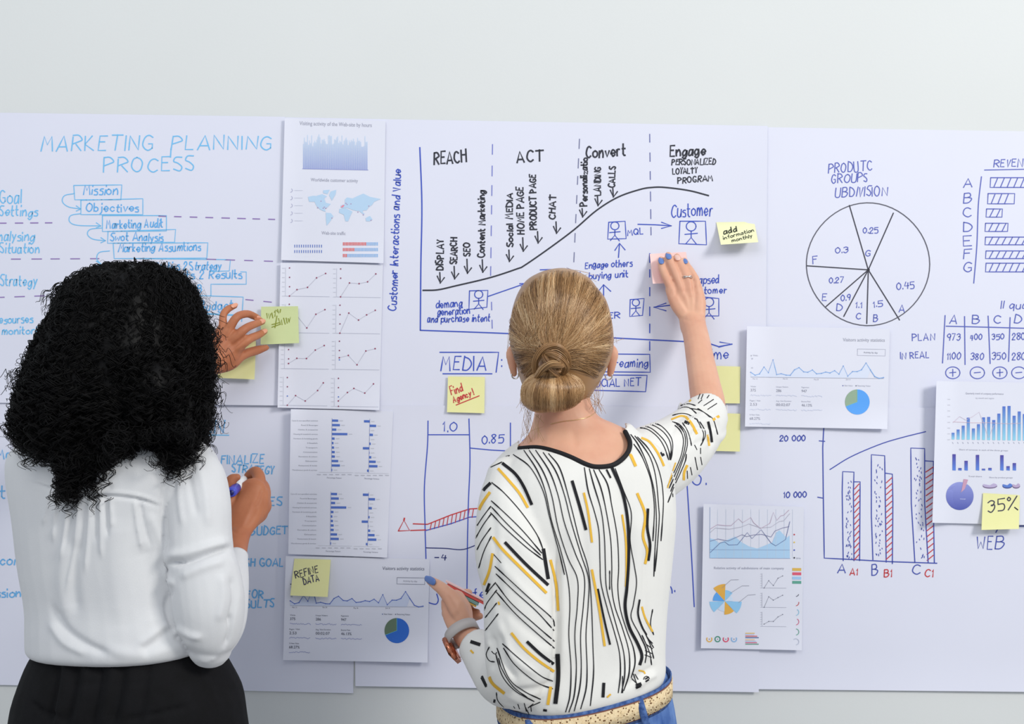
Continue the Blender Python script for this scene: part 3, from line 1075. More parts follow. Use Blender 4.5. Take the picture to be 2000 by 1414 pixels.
def visitors(s, k, x0, y0, strong):
    """the visitors page, drawn in the coordinates of its own crop"""
    c = crop(x0, y0, k)
    ink = (70, 74, 96) if strong else (150, 152, 168)
    lb = (92, 96, 116) if strong else (176, 178, 192)
    s.part = 'title_text'
    s.type('Visitors activity statistics', *c([(1272, 203)])[0], *c([(1775, 208)])[0], 7, (104, 108, 126) if strong else (170, 172, 186))
    s.line(c([(1448, 295), (1783, 300), (1780, 378), (1446, 372), (1448, 295)]), 0.9, (128, 132, 150) if strong else (190, 192, 206))
    s.type('Activity by day', *c([(1520, 345)])[0], *c([(1690, 350)])[0], 3.4, (150, 152, 165))
    s.part = 'line_chart'
    pts = [(165 + x, y) for x, y in VIS]
    base = [(165 + x, 632 + x * 0.012) for x in (1400, 1100, 800, 500, 250, 0)]
    s.fill(c(pts[:28] + base), (205, 214, 238) if strong else (219, 227, 246), 0.0004)
    s.line(c([(165, 632), (1760, 650)]), 0.7, (170, 173, 190))
    s.line(c(pts), 1.5, (84, 112, 196) if strong else (136, 178, 232), lift=0.0006)
    for p in pts:
        s.dot(*c([p])[0], 1.25, (84, 112, 196) if strong else (128, 166, 222), 6)
    for x, t in ((190, 'Mar 13'), (552, 'Mar 20'), (925, 'May 28'), (1308, 'Jun 6')):
        s.type(t, *c([(x, 660 if x < 900 else 668)])[0], *c([(x + 55, 661 if x < 900 else 669)])[0], 2.6, lb)
    s.dot(*c([(172, 375)])[0], 1.3, lb, 6)
    s.type('Visits', *c([(190, 380)])[0], *c([(250, 381)])[0], 3, lb)
    s.type('20', *c([(170, 420)])[0], *c([(192, 420)])[0], 3, lb)
    s.type('10', *c([(170, 530)])[0], *c([(192, 530)])[0], 3, lb)
    s.part = 'figures_table'
    for x, y, h, t in ((163, 805, 'Visits', '375'), (470, 810, 'Unique Visitors', '286'), (775, 815, 'Pageviews', '947'), (155, 975, 'Pages / Visit', '2.53'), (470, 980, 'Avg. Visit Duration', '00:02:07'), (775, 985, 'Bounce Rate', '46.13%'), (152, 1145, '% New Visits', '68.27%')):
        s.type(h, *c([(x, y - 52)])[0], *c([(x + 10 + 9 * len(h), y - 51)])[0], 2.9, lb)
        s.type(t, *c([(x, y)])[0], *c([(x + 21 * len(t), y + 2)])[0], 5.6, ink)
        q = [(x + i * 13, y + 45 + 0.02 * i * 13 + random.uniform(-10, 8)) for i in range(20)]
        s.line(c(q), 1.0, (160, 166, 208) if strong else (204, 210, 230))
    s.part = 'pie_chart'
    px, py = c([(1445, 932)])[0]
    r = 148 / k
    s.wedge(px, py, r, -159, 90, (52, 110, 206) if strong else (92, 166, 246), ry=r * 1.02)
    s.wedge(px, py, r, 90, 201, (104, 126, 104) if strong else (150, 176, 152), ry=r * 1.02)
    s.line([(px, py - r), (px, py), (px + r * math.cos(math.radians(201)), py - r * math.sin(math.radians(201)))], 0.8, (110, 200, 220), lift=0.0008)
    s.type('68.3%', *c([(1520, 1002)])[0], *c([(1560, 1003)])[0], 2.6, (225, 235, 250))
    s.dot(*c([(1272, 735)])[0], 1.1, (70, 90, 160), 6)
    s.type('New Visitor', *c([(1290, 742)])[0], *c([(1392, 744)])[0], 3, lb)
    s.dot(*c([(1430, 737)])[0], 1.1, (80, 90, 120), 6)
    s.type('Returning Visitor', *c([(1448, 744)])[0], *c([(1605, 748)])[0], 3, lb)
    s.done()


s = pageV = page('printed visitors statistics page with the REFINE DATA note on it, lower left', [(558, 1086), (839, 1092), (835, 1294), (553, 1289)], 0.0145, 0.010, 0.010)
visitors(s, 6.147, 540, 1080, True)
s = page('printed visitors statistics page with a pale blue pie, below the hand drawn pie chart', [(1459, 637), (1738, 642), (1733, 838), (1455, 833)], 0.0135, 0.008, 0.012)
visitors(s, 6.147, 1455 - 15.5, 633.5, False)
# area chart page
s = page('printed page with blue area chart and yellow fan diagram, right of the striped blouse', [(1374, 984), (1570, 990), (1566, 1270), (1369, 1266)], 0.0155, 0.005, 0.006)
c = crop(1350, 970, 4.42)
s.part = 'area_chart'
s.fill(c([(162, 360), (200, 368), (240, 400), (300, 378), (380, 345), (430, 390), (500, 430), (570, 448), (640, 420), (700, 395), (735, 310), (762, 290), (800, 330), (825, 355), (850, 335), (852, 532), (160, 530)]), (178, 212, 242), 0.0004)
for q in ([(162, 92), (160, 530), (855, 533)], [(160, 458), (850, 461)]):
    s.line(c(q), 0.8, (150, 170, 205), lift=0.0006)
for i in range(10):
    s.line(c([(228 + i * 72, 110), (226 + i * 72, 530)]), 0.5, (205, 215, 230), lift=0.0005)
for q, cc in (([(165, 280), (225, 242), (300, 250), (345, 250), (410, 190), (445, 225), (515, 180), (540, 225), (600, 275), (680, 230), (710, 135), (740, 205), (775, 165), (800, 160), (845, 115)], (190, 165, 185)),
              ([(165, 310), (210, 270), (330, 280), (430, 262), (500, 235), (600, 270), (690, 262), (760, 215), (800, 208), (852, 145)], (190, 188, 202)),
              ([(165, 385), (230, 365), (320, 383), (440, 328), (480, 345), (540, 330), (610, 325), (690, 348), (725, 295), (790, 270), (845, 258)], (120, 120, 160)),
              ([(165, 482), (250, 400), (290, 390), (325, 418), (400, 415), (485, 310), (525, 362), (605, 285), (690, 400), (730, 425), (815, 370), (852, 215)], (96, 110, 160))):
    s.line(c(q), 0.9, cc, lift=0.0008)
for i, cc in enumerate(((200, 80, 90), (230, 200, 90), (80, 100, 190), (30, 30, 40))):
    s.dot(*c([(890, 327 + i * 67)])[0], 1.6, cc, 8)
s.type('2016', *c([(905, 538)])[0], *c([(945, 538)])[0], 3, TX)
s.part = 'title_text'
s.type('Relative activity of subdivisions of main company', *c([(198, 625)])[0], *c([(802, 628)])[0], 5, TX)
s.part = 'fan_diagram'
fx, fy = c([(290, 902)])[0]
for a0, a1, r, cc in ((88, 132, 148, (232, 178, 80)), (132, 178, 104, (96, 168, 240)), (182, 226, 132, (150, 204, 242)), (228, 268, 90, (206, 224, 246)), (268, 312, 116, (232, 178, 80)), (314, 358, 146, (150, 204, 242)), (0, 44, 70, (212, 228, 248)), (46, 88, 96, (150, 204, 242))):
    s.wedge(fx, fy, r / 4.42, a0, a1, cc)
for q in ([(265, 790), (345, 718), (410, 716)], [(335, 835), (440, 770), (500, 770)], [(410, 915), (490, 850), (555, 845)]):
    s.line(c(q), 0.7, (150, 152, 165), lift=0.0008)
s.part = 'small_line_charts'
for oy, ys in ((788, (788, 725, 767, 704, 684)), (955, (955, 864, 893, 871, 851)), (1120, (1100, 1077, 1077, 1038, 1017))):
    s.line(c([(612, oy - 125), (612, oy), (820, oy + 2)]), 0.7, (180, 182, 196))
    q = [(630 + i * 40, y) for i, y in enumerate(ys)]
    s.line(c(q), 0.8, (150, 152, 165))
    for p in q:
        s.dot(*c([p])[0], 1.0, (110, 112, 130), 6)
    for j in range(7):
        s.line(c([(598, oy - j * 20), (608, oy - j * 20)]), 0.7, (190, 192, 204))
s.part = 'colour_key'
for i, cc in enumerate(((226, 186, 92), (224, 96, 122), (166, 204, 242), (100, 168, 150))):
    s.part = 'colour_swatch.%03d' % i
    s.fill(c([(873, 616 + i * 37), (950, 617 + i * 37), (950, 641 + i * 37), (873, 640 + i * 37)]), cc)
s.part = 'ring_list'
for y, a1, cc in ((835, -20, (110, 112, 125)), (915, 10, (200, 90, 90)), (998, 60, (150, 200, 225)), (1080, 60, (210, 110, 140)), (1168, 80, (110, 170, 150)), (1253, 130, (190, 196, 214))):
    x, yy = c([(903, y)])[0]
    s.ring(x, yy, 6, 1.4, cc, -80, a1)
for i, cc in enumerate(((230, 180, 90), (80, 150, 130), (226, 90, 120), (150, 190, 232))):
    x, yy = c([(157 + i * 71, 1230)])[0]
    s.ring(x, yy, 5, 2.2, cc, 150 if i != 1 else 0, 390 if i != 1 else 360)
    s.dot(x, yy, 1.0, (120, 100, 110), 6)
for i, (x1, cc) in enumerate(((548, (232, 196, 120)), (545, (196, 204, 236)), (570, (220, 110, 120)), (583, (90, 110, 160)), (548, (240, 200, 150)), (560, (186, 206, 238)), (568, (214, 110, 140)), (583, (110, 160, 140)))):
    y = 1175 + i * 12.6 + (6 if i > 3 else 0)
    s.fill(c([(468, y), (x1, y), (x1, y + 8), (468, y + 8)]), cc)
s.done()
# gradient bars page
s = pageG = page('printed page with tall gradient blue bars and a purple pie, at the right edge', [(1829, 744), (2040, 748), (2036, 1026), (1821, 1021)], 0.0145, 0.003, 0.018)
c = crop(1800, 730, 3.82)
s.part = 'title_text'
s.type('Quarterly trend of company performance', *c([(328, 152)])[0], *c([(612, 156)])[0], 3.6, (165, 166, 180))
s.type('by month and region', *c([(405, 186)])[0], *c([(540, 188)])[0], 3, (185, 186, 198))
s.type('Share of turnover in each of the three groups', *c([(280, 570)])[0], *c([(645, 578)])[0], 3, (170, 171, 185))
s.type('Total share', *c([(350, 770)])[0], *c([(450, 771)])[0], 3, (170, 171, 185))
s.type('Share by product groups', *c([(505, 778)])[0], *c([(680, 780)])[0], 3, (170, 171, 185))
s.part = 'bar_chart'
t0, t1 = np.array(lin((86, 118, 206))), np.array(lin((150, 214, 238)))
for i, y in enumerate((440, 416, 387, 327, 408, 376, 325, 322, 345, 297, 243, 240, 313, 281, 300, 270)):
    x = 224 + i * 38
    yb = 490 + i * 0.6
    q = c([(x, y), (x + 22, y), (x + 22, yb), (x, yb)])
    ya, yz = q[0][1], q[2][1]
    s.fill([q[0], q[1], (q[1][0], (ya + yz) / 2), q[2], q[3], (q[0][0], (ya + yz) / 2)], lambda v, ya=ya, yz=yz: t0 + (t1 - t0) * np.clip((v[:, 1:2] - ya) / max(10, yz - ya), 0, 1))
    s.line(c([(x + 6, 510), (x + 12, 520)]), 1.0, (180, 182, 200))
s.line(c([(235, 365), (285, 318), (330, 345), (380, 320), (430, 285), (460, 360), (500, 480), (540, 385)]), 0.8, (215, 200, 214), lift=0.0008)
s.line(c([(235, 358), (380, 365), (500, 365), (640, 372), (745, 368)]), 0.6, (225, 190, 200), lift=0.0008)
for i in range(8):
    s.line(c([(195, 190 + i * 43), (212, 190 + i * 43)]), 1.4, (205, 206, 218))
s.part = 'small_bar_charts'
t2, t3 = np.array(lin((84, 72, 160))), np.array(lin((96, 138, 226)))
for x, y in ((230, 600), (274, 703), (320, 649), (405, 605), (450, 708), (498, 702), (587, 607), (633, 689), (680, 666)):
    q = c([(x, y), (x + 25, y), (x + 25, 722), (x, 720)])
    ya, yz = q[0][1], q[2][1]
    s.fill(q, lambda v, ya=ya, yz=yz: t2 + (t3 - t2) * np.clip((v[:, 1:2] - ya) / (yz - ya), 0, 1))
s.part = 'pie_chart'
x, y = c([(285, 912)])[0]
p0, p1 = np.array(lin((150, 158, 222))), np.array(lin((84, 94, 176)))
a = np.radians(np.linspace(72, 72 + 346, 40))
s.fill([(x + 1, y - 5)] + [(x + 27 * math.cos(t), y - 27.4 * math.sin(t)) for t in a], lambda v: p0 + (p1 - p0) * np.clip((v[:, 1:2] - (y - 27)) / 54, 0, 1))
s.fill(c([(295, 885), (315, 785), (347, 790), (322, 860)]), (206, 160, 186), 0.0008)
s.type('total turnover', *c([(228, 936)])[0], *c([(330, 938)])[0], 2.6, (220, 225, 245))
for cx, cc, dk in ((510, (190, 178, 214), (120, 100, 140)), (640, (96, 130, 210), (60, 70, 140)), (706, (190, 170, 205), (110, 90, 130))):
    x, y = c([(cx, 832)])[0]
    w = 14 if cx < 600 else 9.5 if cx < 700 else 7.5
    s.wedge(x, y + 1.6, w, -180, 60, dk, ry=4.6)
    s.wedge(x, y, w, -210, 60, cc, 0.0007, ry=4.4)
s.done()

# ---------------------------------------------------------------- sticky notes


def note(label, corners, base, lift, mat, side=0.0):
    def f(u, v):
        return 0.62 * base + lift * v ** 1.8 + side * (1 - u) ** 2 * v
    return Sheet('sticky_note', label, 'sticky note', corners, f, mat, 8, 16, 'sticky notes on the wall')


s = note('green sticky note with scribbled lettering under the fingertips of the curly haired woman', [(510, 599), (582, 598), (584, 670), (509, 673)], 0.0225, 0.006, M_NOTE_G)
OG = (140, 150, 52)
for q in ([(521, 612), (522, 622), (525, 612), (526, 623), (529, 613)], [(531, 611), (533, 621)], [(536, 610), (538, 605), (537, 618)], [(540, 606), (545, 612), (542, 604)], [(548, 604), (547, 610)],
          [(541, 617), (537, 640)], [(531, 639), (548, 633)], [(531, 634), (546, 630)], [(544, 622), (547, 632), (550, 624), (551, 634)], [(554, 621), (557, 633)], [(559, 621), (561, 631)], [(563, 622), (565, 630), (568, 618), (564, 628)]):
    s.line(q, 1.8, OG)
s.done()
s = note('yellow sticky note partly hidden by the raised hand of the curly haired woman', [(428, 664), (500, 666), (497, 741), (425, 738)], 0.0125, 0.012, M_NOTE_Y)
s.done()
s = note('yellow sticky note with red lettering Find Agency, below MEDIA', [(875, 735), (947, 736), (946, 807), (873, 805)], 0.0125, 0.004, M_NOTE_Y)
s.text('Find', 882, 771, 905, 763, 15, 2.0, RD)
s.text('Agency !', 886, 786, 926, 771, 12, 2.0, RD)
s.line([(891, 791), (936, 773)], 2.0, RD)
s.done()
s = note('yellow sticky note lettered REFINE DATA on the visitors page', [(575, 1091), (646, 1093), (640, 1166), (567, 1163)], 0.0245, 0.011, M_NOTE_Y)
s.text('REFINE', 578, 1130, 622, 1117, 13, 1.8, (60, 60, 80))
s.text('DATA', 594, 1142, 624, 1134, 12, 1.8, (50, 50, 90))
s.done()
s = note('pale yellow sticky note curling off the wall beside the Customer box, small black writing', [(1399, 434), (1473, 433), (1481, 473), (1408, 478)], 0.0075, 0.034, M_NOTE_PALE)
s.text('add', 1414, 458, 1440, 451, 10, 2.2, (60, 64, 50), 0.04)
s.text('information', 1413, 468, 1473, 452, 6.5, 1.4, (64, 68, 54), 0.04)
s.text('monthly', 1430, 473, 1470, 463, 6.5, 1.4, (64, 68, 54), 0.04)
s.done()
s = note('pink sticky note held under the fingers of the blonde woman', [(1269, 496), (1340, 492), (1348, 552), (1275, 554)], 0.0075, 0.012, M_NOTE_P, 0.02)
s.done()
s = note('blank yellow sticky note right of the raised forearm, upper one of the two', [(1374, 714), (1446, 716), (1445, 788), (1373, 787)], 0.0125, 0.003, M_NOTE_Y)
s.done()
s = note('blank yellow sticky note right of the rolled striped sleeve, lower one of the two', [(1374, 806), (1446, 808), (1445, 882), (1373, 880)], 0.0155, 0.003, M_NOTE_Y)
s.done()
s = note('yellow sticky note lettered 35% at the right edge of the wall', [(1920, 963), (1992, 967), (1990, 1033), (1917, 1035)], 0.0185, 0.010, M_NOTE_Y)
s.text('35%', 1930, 1001, 1990, 992, 23, 2.2, (66, 66, 84), 0.04, 0.1)
s.done()
# ---------------------------------------------------------------- people: materials
M_SKIN_L = noise_mat('skin_light', lin((226, 176, 148)), lin((216, 160, 134)), 22, 0.5, 0.08, 220, spec=0.35, Subsurface_Weight=0.08, Subsurface_Scale=0.01)
M_SKIN_D = noise_mat('skin_brown', lin((186, 118, 82)), lin((170, 102, 70)), 22, 0.5, 0.08, 220, spec=0.35, Subsurface_Weight=0.06, Subsurface_Scale=0.01)
M_BLOUSE_W = noise_mat('white_crepe', lin((219, 220, 222)), lin((214, 215, 218)), 12, 0.75, 0.12, 900, spec=0.2, Sheen_Weight=0.15)
M_BLOUSE_S = noise_mat('cream_crepe', lin((231, 230, 226)), lin((227, 226, 222)), 12, 0.75, 0.10, 900, spec=0.2, Sheen_Weight=0.12)
M_TROUSER = noise_mat('black_crepe', lin((16, 16, 19)), lin((10, 10, 12)), 30, 0.85, 0.25, 700, spec=0.2)
M_TRIM = principled('black_trim', lin((26, 25, 29)), 0.7, 0.3)
M_JEANS = noise_mat('blue_denim', lin((56, 90, 156)), lin((112, 146, 202)), 30, 0.85, 0.5, 900, spec=0.2, detail=8, stretch=(1.4, 1.4, 0.7))
M_DENIM_EDGE = noise_mat('denim_seam', lin((46, 72, 128)), lin((92, 122, 178)), 160, 0.85, 0.4, 900, spec=0.2)
M_BELT = noise_mat('woven_belt', lin((236, 216, 178)), lin((220, 194, 152)), 190, 0.8, 0.9, 260, spec=0.2, detail=2)
_nt = M_BELT.node_tree
_vo = _nt.nodes.new('ShaderNodeTexVoronoi')
_vo.inputs['Scale'].default_value = 210
_nt.links.new(_nt.nodes['Mapping'].outputs[0], _vo.inputs['Vector'])
_rp = _nt.nodes.new('ShaderNodeValToRGB')
_rp.color_ramp.elements[0].color = (*lin((120, 92, 70)), 1)
_rp.color_ramp.elements[1].color = (1, 1, 1, 1)
_rp.color_ramp.elements[0].position, _rp.color_ramp.elements[1].position = 0.22, 0.34
_nt.links.new(_vo.outputs['Distance'], _rp.inputs[0])
_mx = _nt.nodes.new('ShaderNodeMixRGB')
_mx.blend_type = 'MULTIPLY'
_mx.inputs[0].default_value = 1.0
_nt.links.new(_nt.nodes['Color Ramp'].outputs[0], _mx.inputs[1])
_nt.links.new(_rp.outputs[0], _mx.inputs[2])
_nt.links.new(_mx.outputs[0], _nt.nodes['Principled BSDF'].inputs['Base Color'])
M_LEATHER = principled('brown_leather', lin((118, 74, 60)), 0.55, 0.4)
M_METAL = principled('silver_metal', (0.78, 0.77, 0.75), 0.25, 0.5, Metallic=1.0)
M_GOLD = principled('gold_chain', (0.85, 0.62, 0.33), 0.3, 0.5, Metallic=1.0)
M_COPPER = principled('rose_gold_case', lin((206, 130, 100)), 0.22, 0.5, Metallic=0.9)
M_STRAP = principled('grey_rubber_strap', lin((188, 182, 180)), 0.6, 0.3)
M_NAIL = principled('blue_nail_polish', lin((96, 128, 192)), 0.25, 0.5)
M_NAILP = principled('bare_nail', lin((238, 196, 182)), 0.3, 0.5)
M_NAILD = principled('bare_nail_brown', lin((226, 160, 132)), 0.3, 0.5)
M_HAIRB = principled('black_curls', lin((10, 9, 10)), 0.55, 0.16)
M_HAIR = attr_mat('blonde_hair', 0.36, 0.5)
M_HAIR.node_tree.nodes['Principled BSDF'].inputs['Anisotropic'].default_value = 0.4


def head_parts(cx, cy, d, rx, rz, ry):
    """skull, jaw and a simple face turned to the wall"""
    k = 1 / sc(d)
    out = [ellipsoid(cx, cy - rz * 0.2, d, rx, rz * 0.82, ry), ellipsoid(cx, cy + rz * 0.42, d - ry * 0.25, rx * 0.74, rz * 0.6, ry * 0.72)]
    f = d - ry
    out.append(tubepx([(cx, cy - rz * 0.02, f + 0.008, 7), (cx, cy + rz * 0.16, f - 0.006, 9), (cx, cy + rz * 0.26, f - 0.012, 12), (cx, cy + rz * 0.3, f + 0.012, 11)]))
    out.append(tubepx([(cx - 22, cy + rz * 0.5, f + 0.012, 6), (cx, cy + rz * 0.48, f + 0.001, 8), (cx + 22, cy + rz * 0.5, f + 0.012, 6)]))
    out.append(ellipsoid(cx, cy + rz * 0.84, f + 0.022, 26, 20, 0.02))
    for e in (-1, 1):
        out.append(tubepx([(cx + e * 18, cy - rz * 0.08, f + 0.006, 6), (cx + e * 36, cy - rz * 0.12, f + 0.008, 7), (cx + e * 58, cy - rz * 0.06, f + 0.026, 5)]))
        out.append(ellipsoid(cx + e * 36, cy + rz * 0.02, f + 0.016, 15, 11, 0.012))
    return out


def nail(parent, a, b, w, mat=None, name='nail'):
    """a nail plate between two photo points (px,py,d): base, tip"""
    p = np.array([a, np.array(a) * 0.5 + np.array(b) * 0.5, b], float)
    r = w * sc(a[2])
    v, f = tube3(Pn(p), [r * 0.9, r, r * 0.75], 12, 0.42)
    return mk(name, v, f, mat or M_NAIL, parent)


def person(label, foot):
    o = bpy.data.objects.new('person', None)
    o.location = foot
    link(o)
    LOC[o.name] = np.array(foot, float)
    return tag(o, label, 'person')


def sub(o, parent):
    return mk


# ================================================================ woman with blonde bun
W1 = person('person with a blonde bun in striped blouse and jeans, hand raised on the pink note', P(1140, 2560, 0.50) * Vector((1, 1, 0)))
fz = 2520

skin = [rings([(748, 748, 1052, 1148, .515, .515, .052), (790, 786, 1047, 1154, .51, .505, .053), (818, 812, 1043, 1168, .51, .50, .056), (834, 826, 1040, 1196, .515, .49, .06),
               (852, 840, 1034, 1224, .525, .485, .066), (876, 858, 1014, 1246, .54, .475, .076), (905, 880, 990, 1268, .56, .465, .088), (950, 930, 972, 1276, .575, .46, .094),
               (1020, 1010, 972, 1280, .575, .465, .098), (1120, 1110, 985, 1272, .57, .475, .094), (1220, 1190, 992, 1262, .565, .485, .088), (1320, 1280, 988, 1268, .56, .485, .094),
               (1400, 1350, 985, 1285, .56, .48, .105), (1500, 1450, 985, 1296, .56, .475, .105)])]
skin += head_parts(1097, 676, .505, 90, 134, .088)
for e, x in ((-1, 1003), (1, 1193)):
    skin.append(tubepx([(x, 676, .49, 7), (x + e * 4, 690, .497, 11), (x + e * 2, 712, .494, 9), (x - e * 1, 730, .488, 7)], 0.7))
# legs and feet
for x, dd in ((1060, .56), (1215, .49)):
    skin.append(tubepx([(x, 1450, dd, 78), (x, 1650, dd - .01, 70), (x, 1950, dd - .01, 48), (x, 2200, dd + .01, 47), (x, 2440, dd, 27), (x, 2525, dd, 30)], 1.0, 16))
    skin.append(tube3([P(x, 2540, dd + .06), P(x, 2546, dd - .02), P(x, 2556, dd - .12)], [.034, .036, .026], 14, 1.2))
# right arm up to the wall
skin.append(tubepx([(1258, 905, .46, 52), (1310, 870, .37, 46), (1370, 822, .265, 40), (1382, 792, .24, 35), (1376, 750, .20, 31), (1368, 705, .15, 28), (1360, 660, .095, 25.5), (1353, 632, .062, 25)], 0.85, 18))
# right hand: palm, knuckles, fingers, thumb
skin.append(tubepx([(1353, 640, .066, 25), (1350, 612, .052, 27), (1340, 588, .046, 32), (1334, 566, .044, 32)], 0.45, 20))
skin.append(tubepx([(1344, 625, .058, 13), (1322, 595, .052, 13), (1309, 566, .048, 10)], 0.8))
skin.append(tubepx([(1364, 618, .058, 13), (1366, 590, .052, 13), (1361, 556, .046, 9)], 0.8))
FR = [[(1316, 585, .048, 11), (1310, 562, .048, 9.6), (1300, 540, .043, 8.4), (1293, 522, .033, 7.8), (1291, 507, .024, 6.6)],
      [(1332, 580, .050, 11), (1328, 557, .050, 9.8), (1318, 532, .046, 8.6), (1309, 512, .035, 8.0), (1305, 498, .025, 6.8)],
      [(1348, 578, .050, 11), (1346, 556, .049, 9.6), (1337, 533, .045, 8.4), (1328, 514, .034, 7.6), (1322, 501, .025, 6.6)],
      [(1358, 578, .048, 10), (1360, 552, .047, 8.6), (1351, 532, .042, 7.4), (1343, 520, .033, 6.8), (1337, 508, .025, 5.8)]]
for fpath in FR:
    skin.append(tubepx(fpath, 0.9))
skin.append(tubepx([(1338, 615, .046, 12), (1322, 592, .034, 10), (1314, 574, .026, 8), (1311, 562, .022, 7)]))
# left arm, hand holding the pads
skin.append(tubepx([(1000, 975, .57, 38), (996, 1080, .61, 44), (1008, 1250, .625, 42), (1006, 1325, .615, 38), (980, 1308, .56, 36), (945, 1275, .50, 31), (918, 1248, .462, 24), (908, 1232, .448, 23)], 0.9, 18))
skin.append(tubepx([(914, 1246, .455, 25), (900, 1220, .437, 27), (893, 1196, .42, 30), (886, 1176, .405, 26)], 0.72, 18))
skin.append(tubepx([(905, 1215, .44, 17), (890, 1180, .435, 19), (868, 1154, .425, 13.5), (851, 1141, .415, 11), (839, 1133, .405, 8.5)], 0.9))
for q in ([(880, 1190, .41, 15), (873, 1184, .385, 13), (880, 1170, .36, 11), (905, 1160, .355, 10), (916, 1157, .375, 7.5)],
          [(884, 1200, .415, 15), (874, 1198, .385, 13), (882, 1190, .355, 11), (908, 1180, .35, 9.5), (924, 1175, .37, 7.5)],
          [(890, 1210, .42, 15), (878, 1206, .39, 12), (888, 1202, .36, 11), (915, 1196, .355, 9.5), (932, 1196, .37, 7.5)],
          [(898, 1216, .425, 13), (885, 1215, .40, 11), (895, 1213, .375, 9.5), (920, 1207, .365, 8.5), (938, 1203, .385, 7)]):
    skin.append(tubepx(q, 0.9))
v, f, n = union(skin, 0.0023, 4)
v = fold(v, n, [([(1340, 612), (1326, 588), (1311, 560)], 4, .0012), ([(1346, 612), (1340, 585), (1329, 556)], 4, .0014), ([(1352, 612), (1352, 585), (1347, 556)], 4, .0013), ([(1360, 605), (1363, 580), (1361, 552)], 4, .001),
                ([(1319, 580), (1319, 562), (1311, 545)], 3.5, -.0016), ([(1337, 575), (1338, 558), (1329, 538)], 3.5, -.0016), ([(1354, 572), (1354, 552), (1347, 535)], 3.5, -.0016),
                ([(1330, 622), (1352, 626), (1376, 621)], 3.5, -.001), ([(1350, 660), (1352, 720), (1360, 770)], 12, .0015), ([(1372, 612), (1376, 622), (1376, 632)], 6, .0018),
                ([(872, 1160), (885, 1185), (896, 1210)], 5, -.0016), ([(846, 1146), (852, 1139), (858, 1134)], 2.5, -.0008), ([(880, 1200), (892, 1190), (900, 1170)], 6, .0012),
                ([(1120, 836), (1122, 870), (1124, 905)], 8, -.0012), ([(1060, 856), (1100, 868), (1135, 884)], 14, .002)])
body1 = mk('body', v, f, M_SKIN_L, W1)
SKIN1 = caster(v, f)
for k, (q, w) in enumerate(zip(FR, (5.9, 6.2, 5.8, 5.0))):
    tip = q[-1]
    prv = q[-2]
    a = (tip[0] + (prv[0] - tip[0]) * 0.35, tip[1] + (prv[1] - tip[1]) * 0.35, tip[2] + .0085 + (prv[2] - tip[2]) * .35)
    b = (tip[0] - (prv[0] - tip[0]) * 0.12, tip[1] - (prv[1] - tip[1]) * 0.12, tip[2] + .0035)
    nail(body1, a, b, w, M_NAILP if k == 2 else M_NAIL)
nail(body1, (846, 1136, .4225), (833, 1130, .409), 8.0)
# ring on the ring finger
a = np.linspace(0, 2 * math.pi, 24, endpoint=False)
c0 = Pn([(1341, 543, .0475)])[0]
r0 = 10.6 * sc(.047)
tx = np.array([0.95, 0.0, -0.16])
tv = np.array([0.1, -1, 0.25]) / 1.04
v, f = tube3([c0 + r0 * (math.cos(t) * tx + 0.92 * math.sin(t) * tv) for t in np.linspace(0, 2 * math.pi, 26)], 0.0011, 8, caps=False)
mk('finger_ring', v, f, M_METAL, body1)
v, f = tube3([c0 + r0 * (math.cos(t) * tx + 0.92 * math.sin(t) * tv) + np.array([0.0006, -0.0004, 0.003 * math.sin(2 * t)]) for t in np.linspace(0.2, math.pi - 0.2, 18)], 0.0009, 8)
mk('finger_ring', v, f, M_METAL, body1)
# earrings
for x, y in ((1006, 733), (1189, 735)):
    c0 = np.array(P(x, y, .497))
    q = [c0 + 6.6 * sc(.5) * np.array([math.cos(t), -0.35 * math.sin(t), math.sin(t)]) for t in np.linspace(math.pi * 0.9, math.pi * 2.15, 18)]
    v, f = tube3(q, 0.0011, 8)
    mk('hoop_earring', v, f, M_METAL, body1)
# necklace
q = []
for x, y in crom([(1076, 828), (1100, 823), (1125, 820), (1150, 814), (1162, 806), (1166, 800)], 6):
    h = SKIN1(x, y)
    if h:
        q.append(np.array(h[0] - h[2] * 0.0008))
v, f = tube3(q, 0.0006, 6)
mk('necklace', v, f, M_GOLD, body1)

# blouse
NECK = [(1014, 876), (1050, 874), (1085, 882), (1115, 893), (1145, 907), (1166, 912), (1195, 909), (1215, 897), (1228, 880), (1230, 862), (1221, 843)]
cloth = [rings([(842, 826, 1030, 1226, .53, .485, .06), (860, 840, 1022, 1238, .53, .48, .074), (880, 856, 1000, 1256, .545, .47, .088), (908, 880, 975, 1280, .56, .462, .099), (950, 925, 958, 1294, .575, .455, .107),
                (1020, 1000, 955, 1298, .58, .458, .112), (1110, 1100, 966, 1290, .578, .465, .11), (1200, 1180, 976, 1282, .575, .472, .108), (1290, 1250, 974, 1278, .572, .475, .112),
                (1345, 1288, 974, 1277, .57, .475, .118), (1372, 1306, 984, 1272, .57, .475, .114), (1384, 1318, 1000, 1262, .57, .475, .098)], power=2.5)]
# left sleeve, wide at the shoulder, gathered at the elbow
cloth.append(tubepx([(994, 935, .565, 46), (994, 990, .60, 62), (1001, 1075, .622, 74), (1012, 1150, .632, 70), (1016, 1230, .632, 71), (1014, 1300, .632, 66), (1014, 1335, .622, 54)], 0.9, 24))
cloth.append(tubepx([(1012, 1320, .622, 62), (985, 1325, .58, 56), (958, 1298, .53, 46), (940, 1274, .495, 40), (933, 1266, .482, 38)], 0.95, 24))
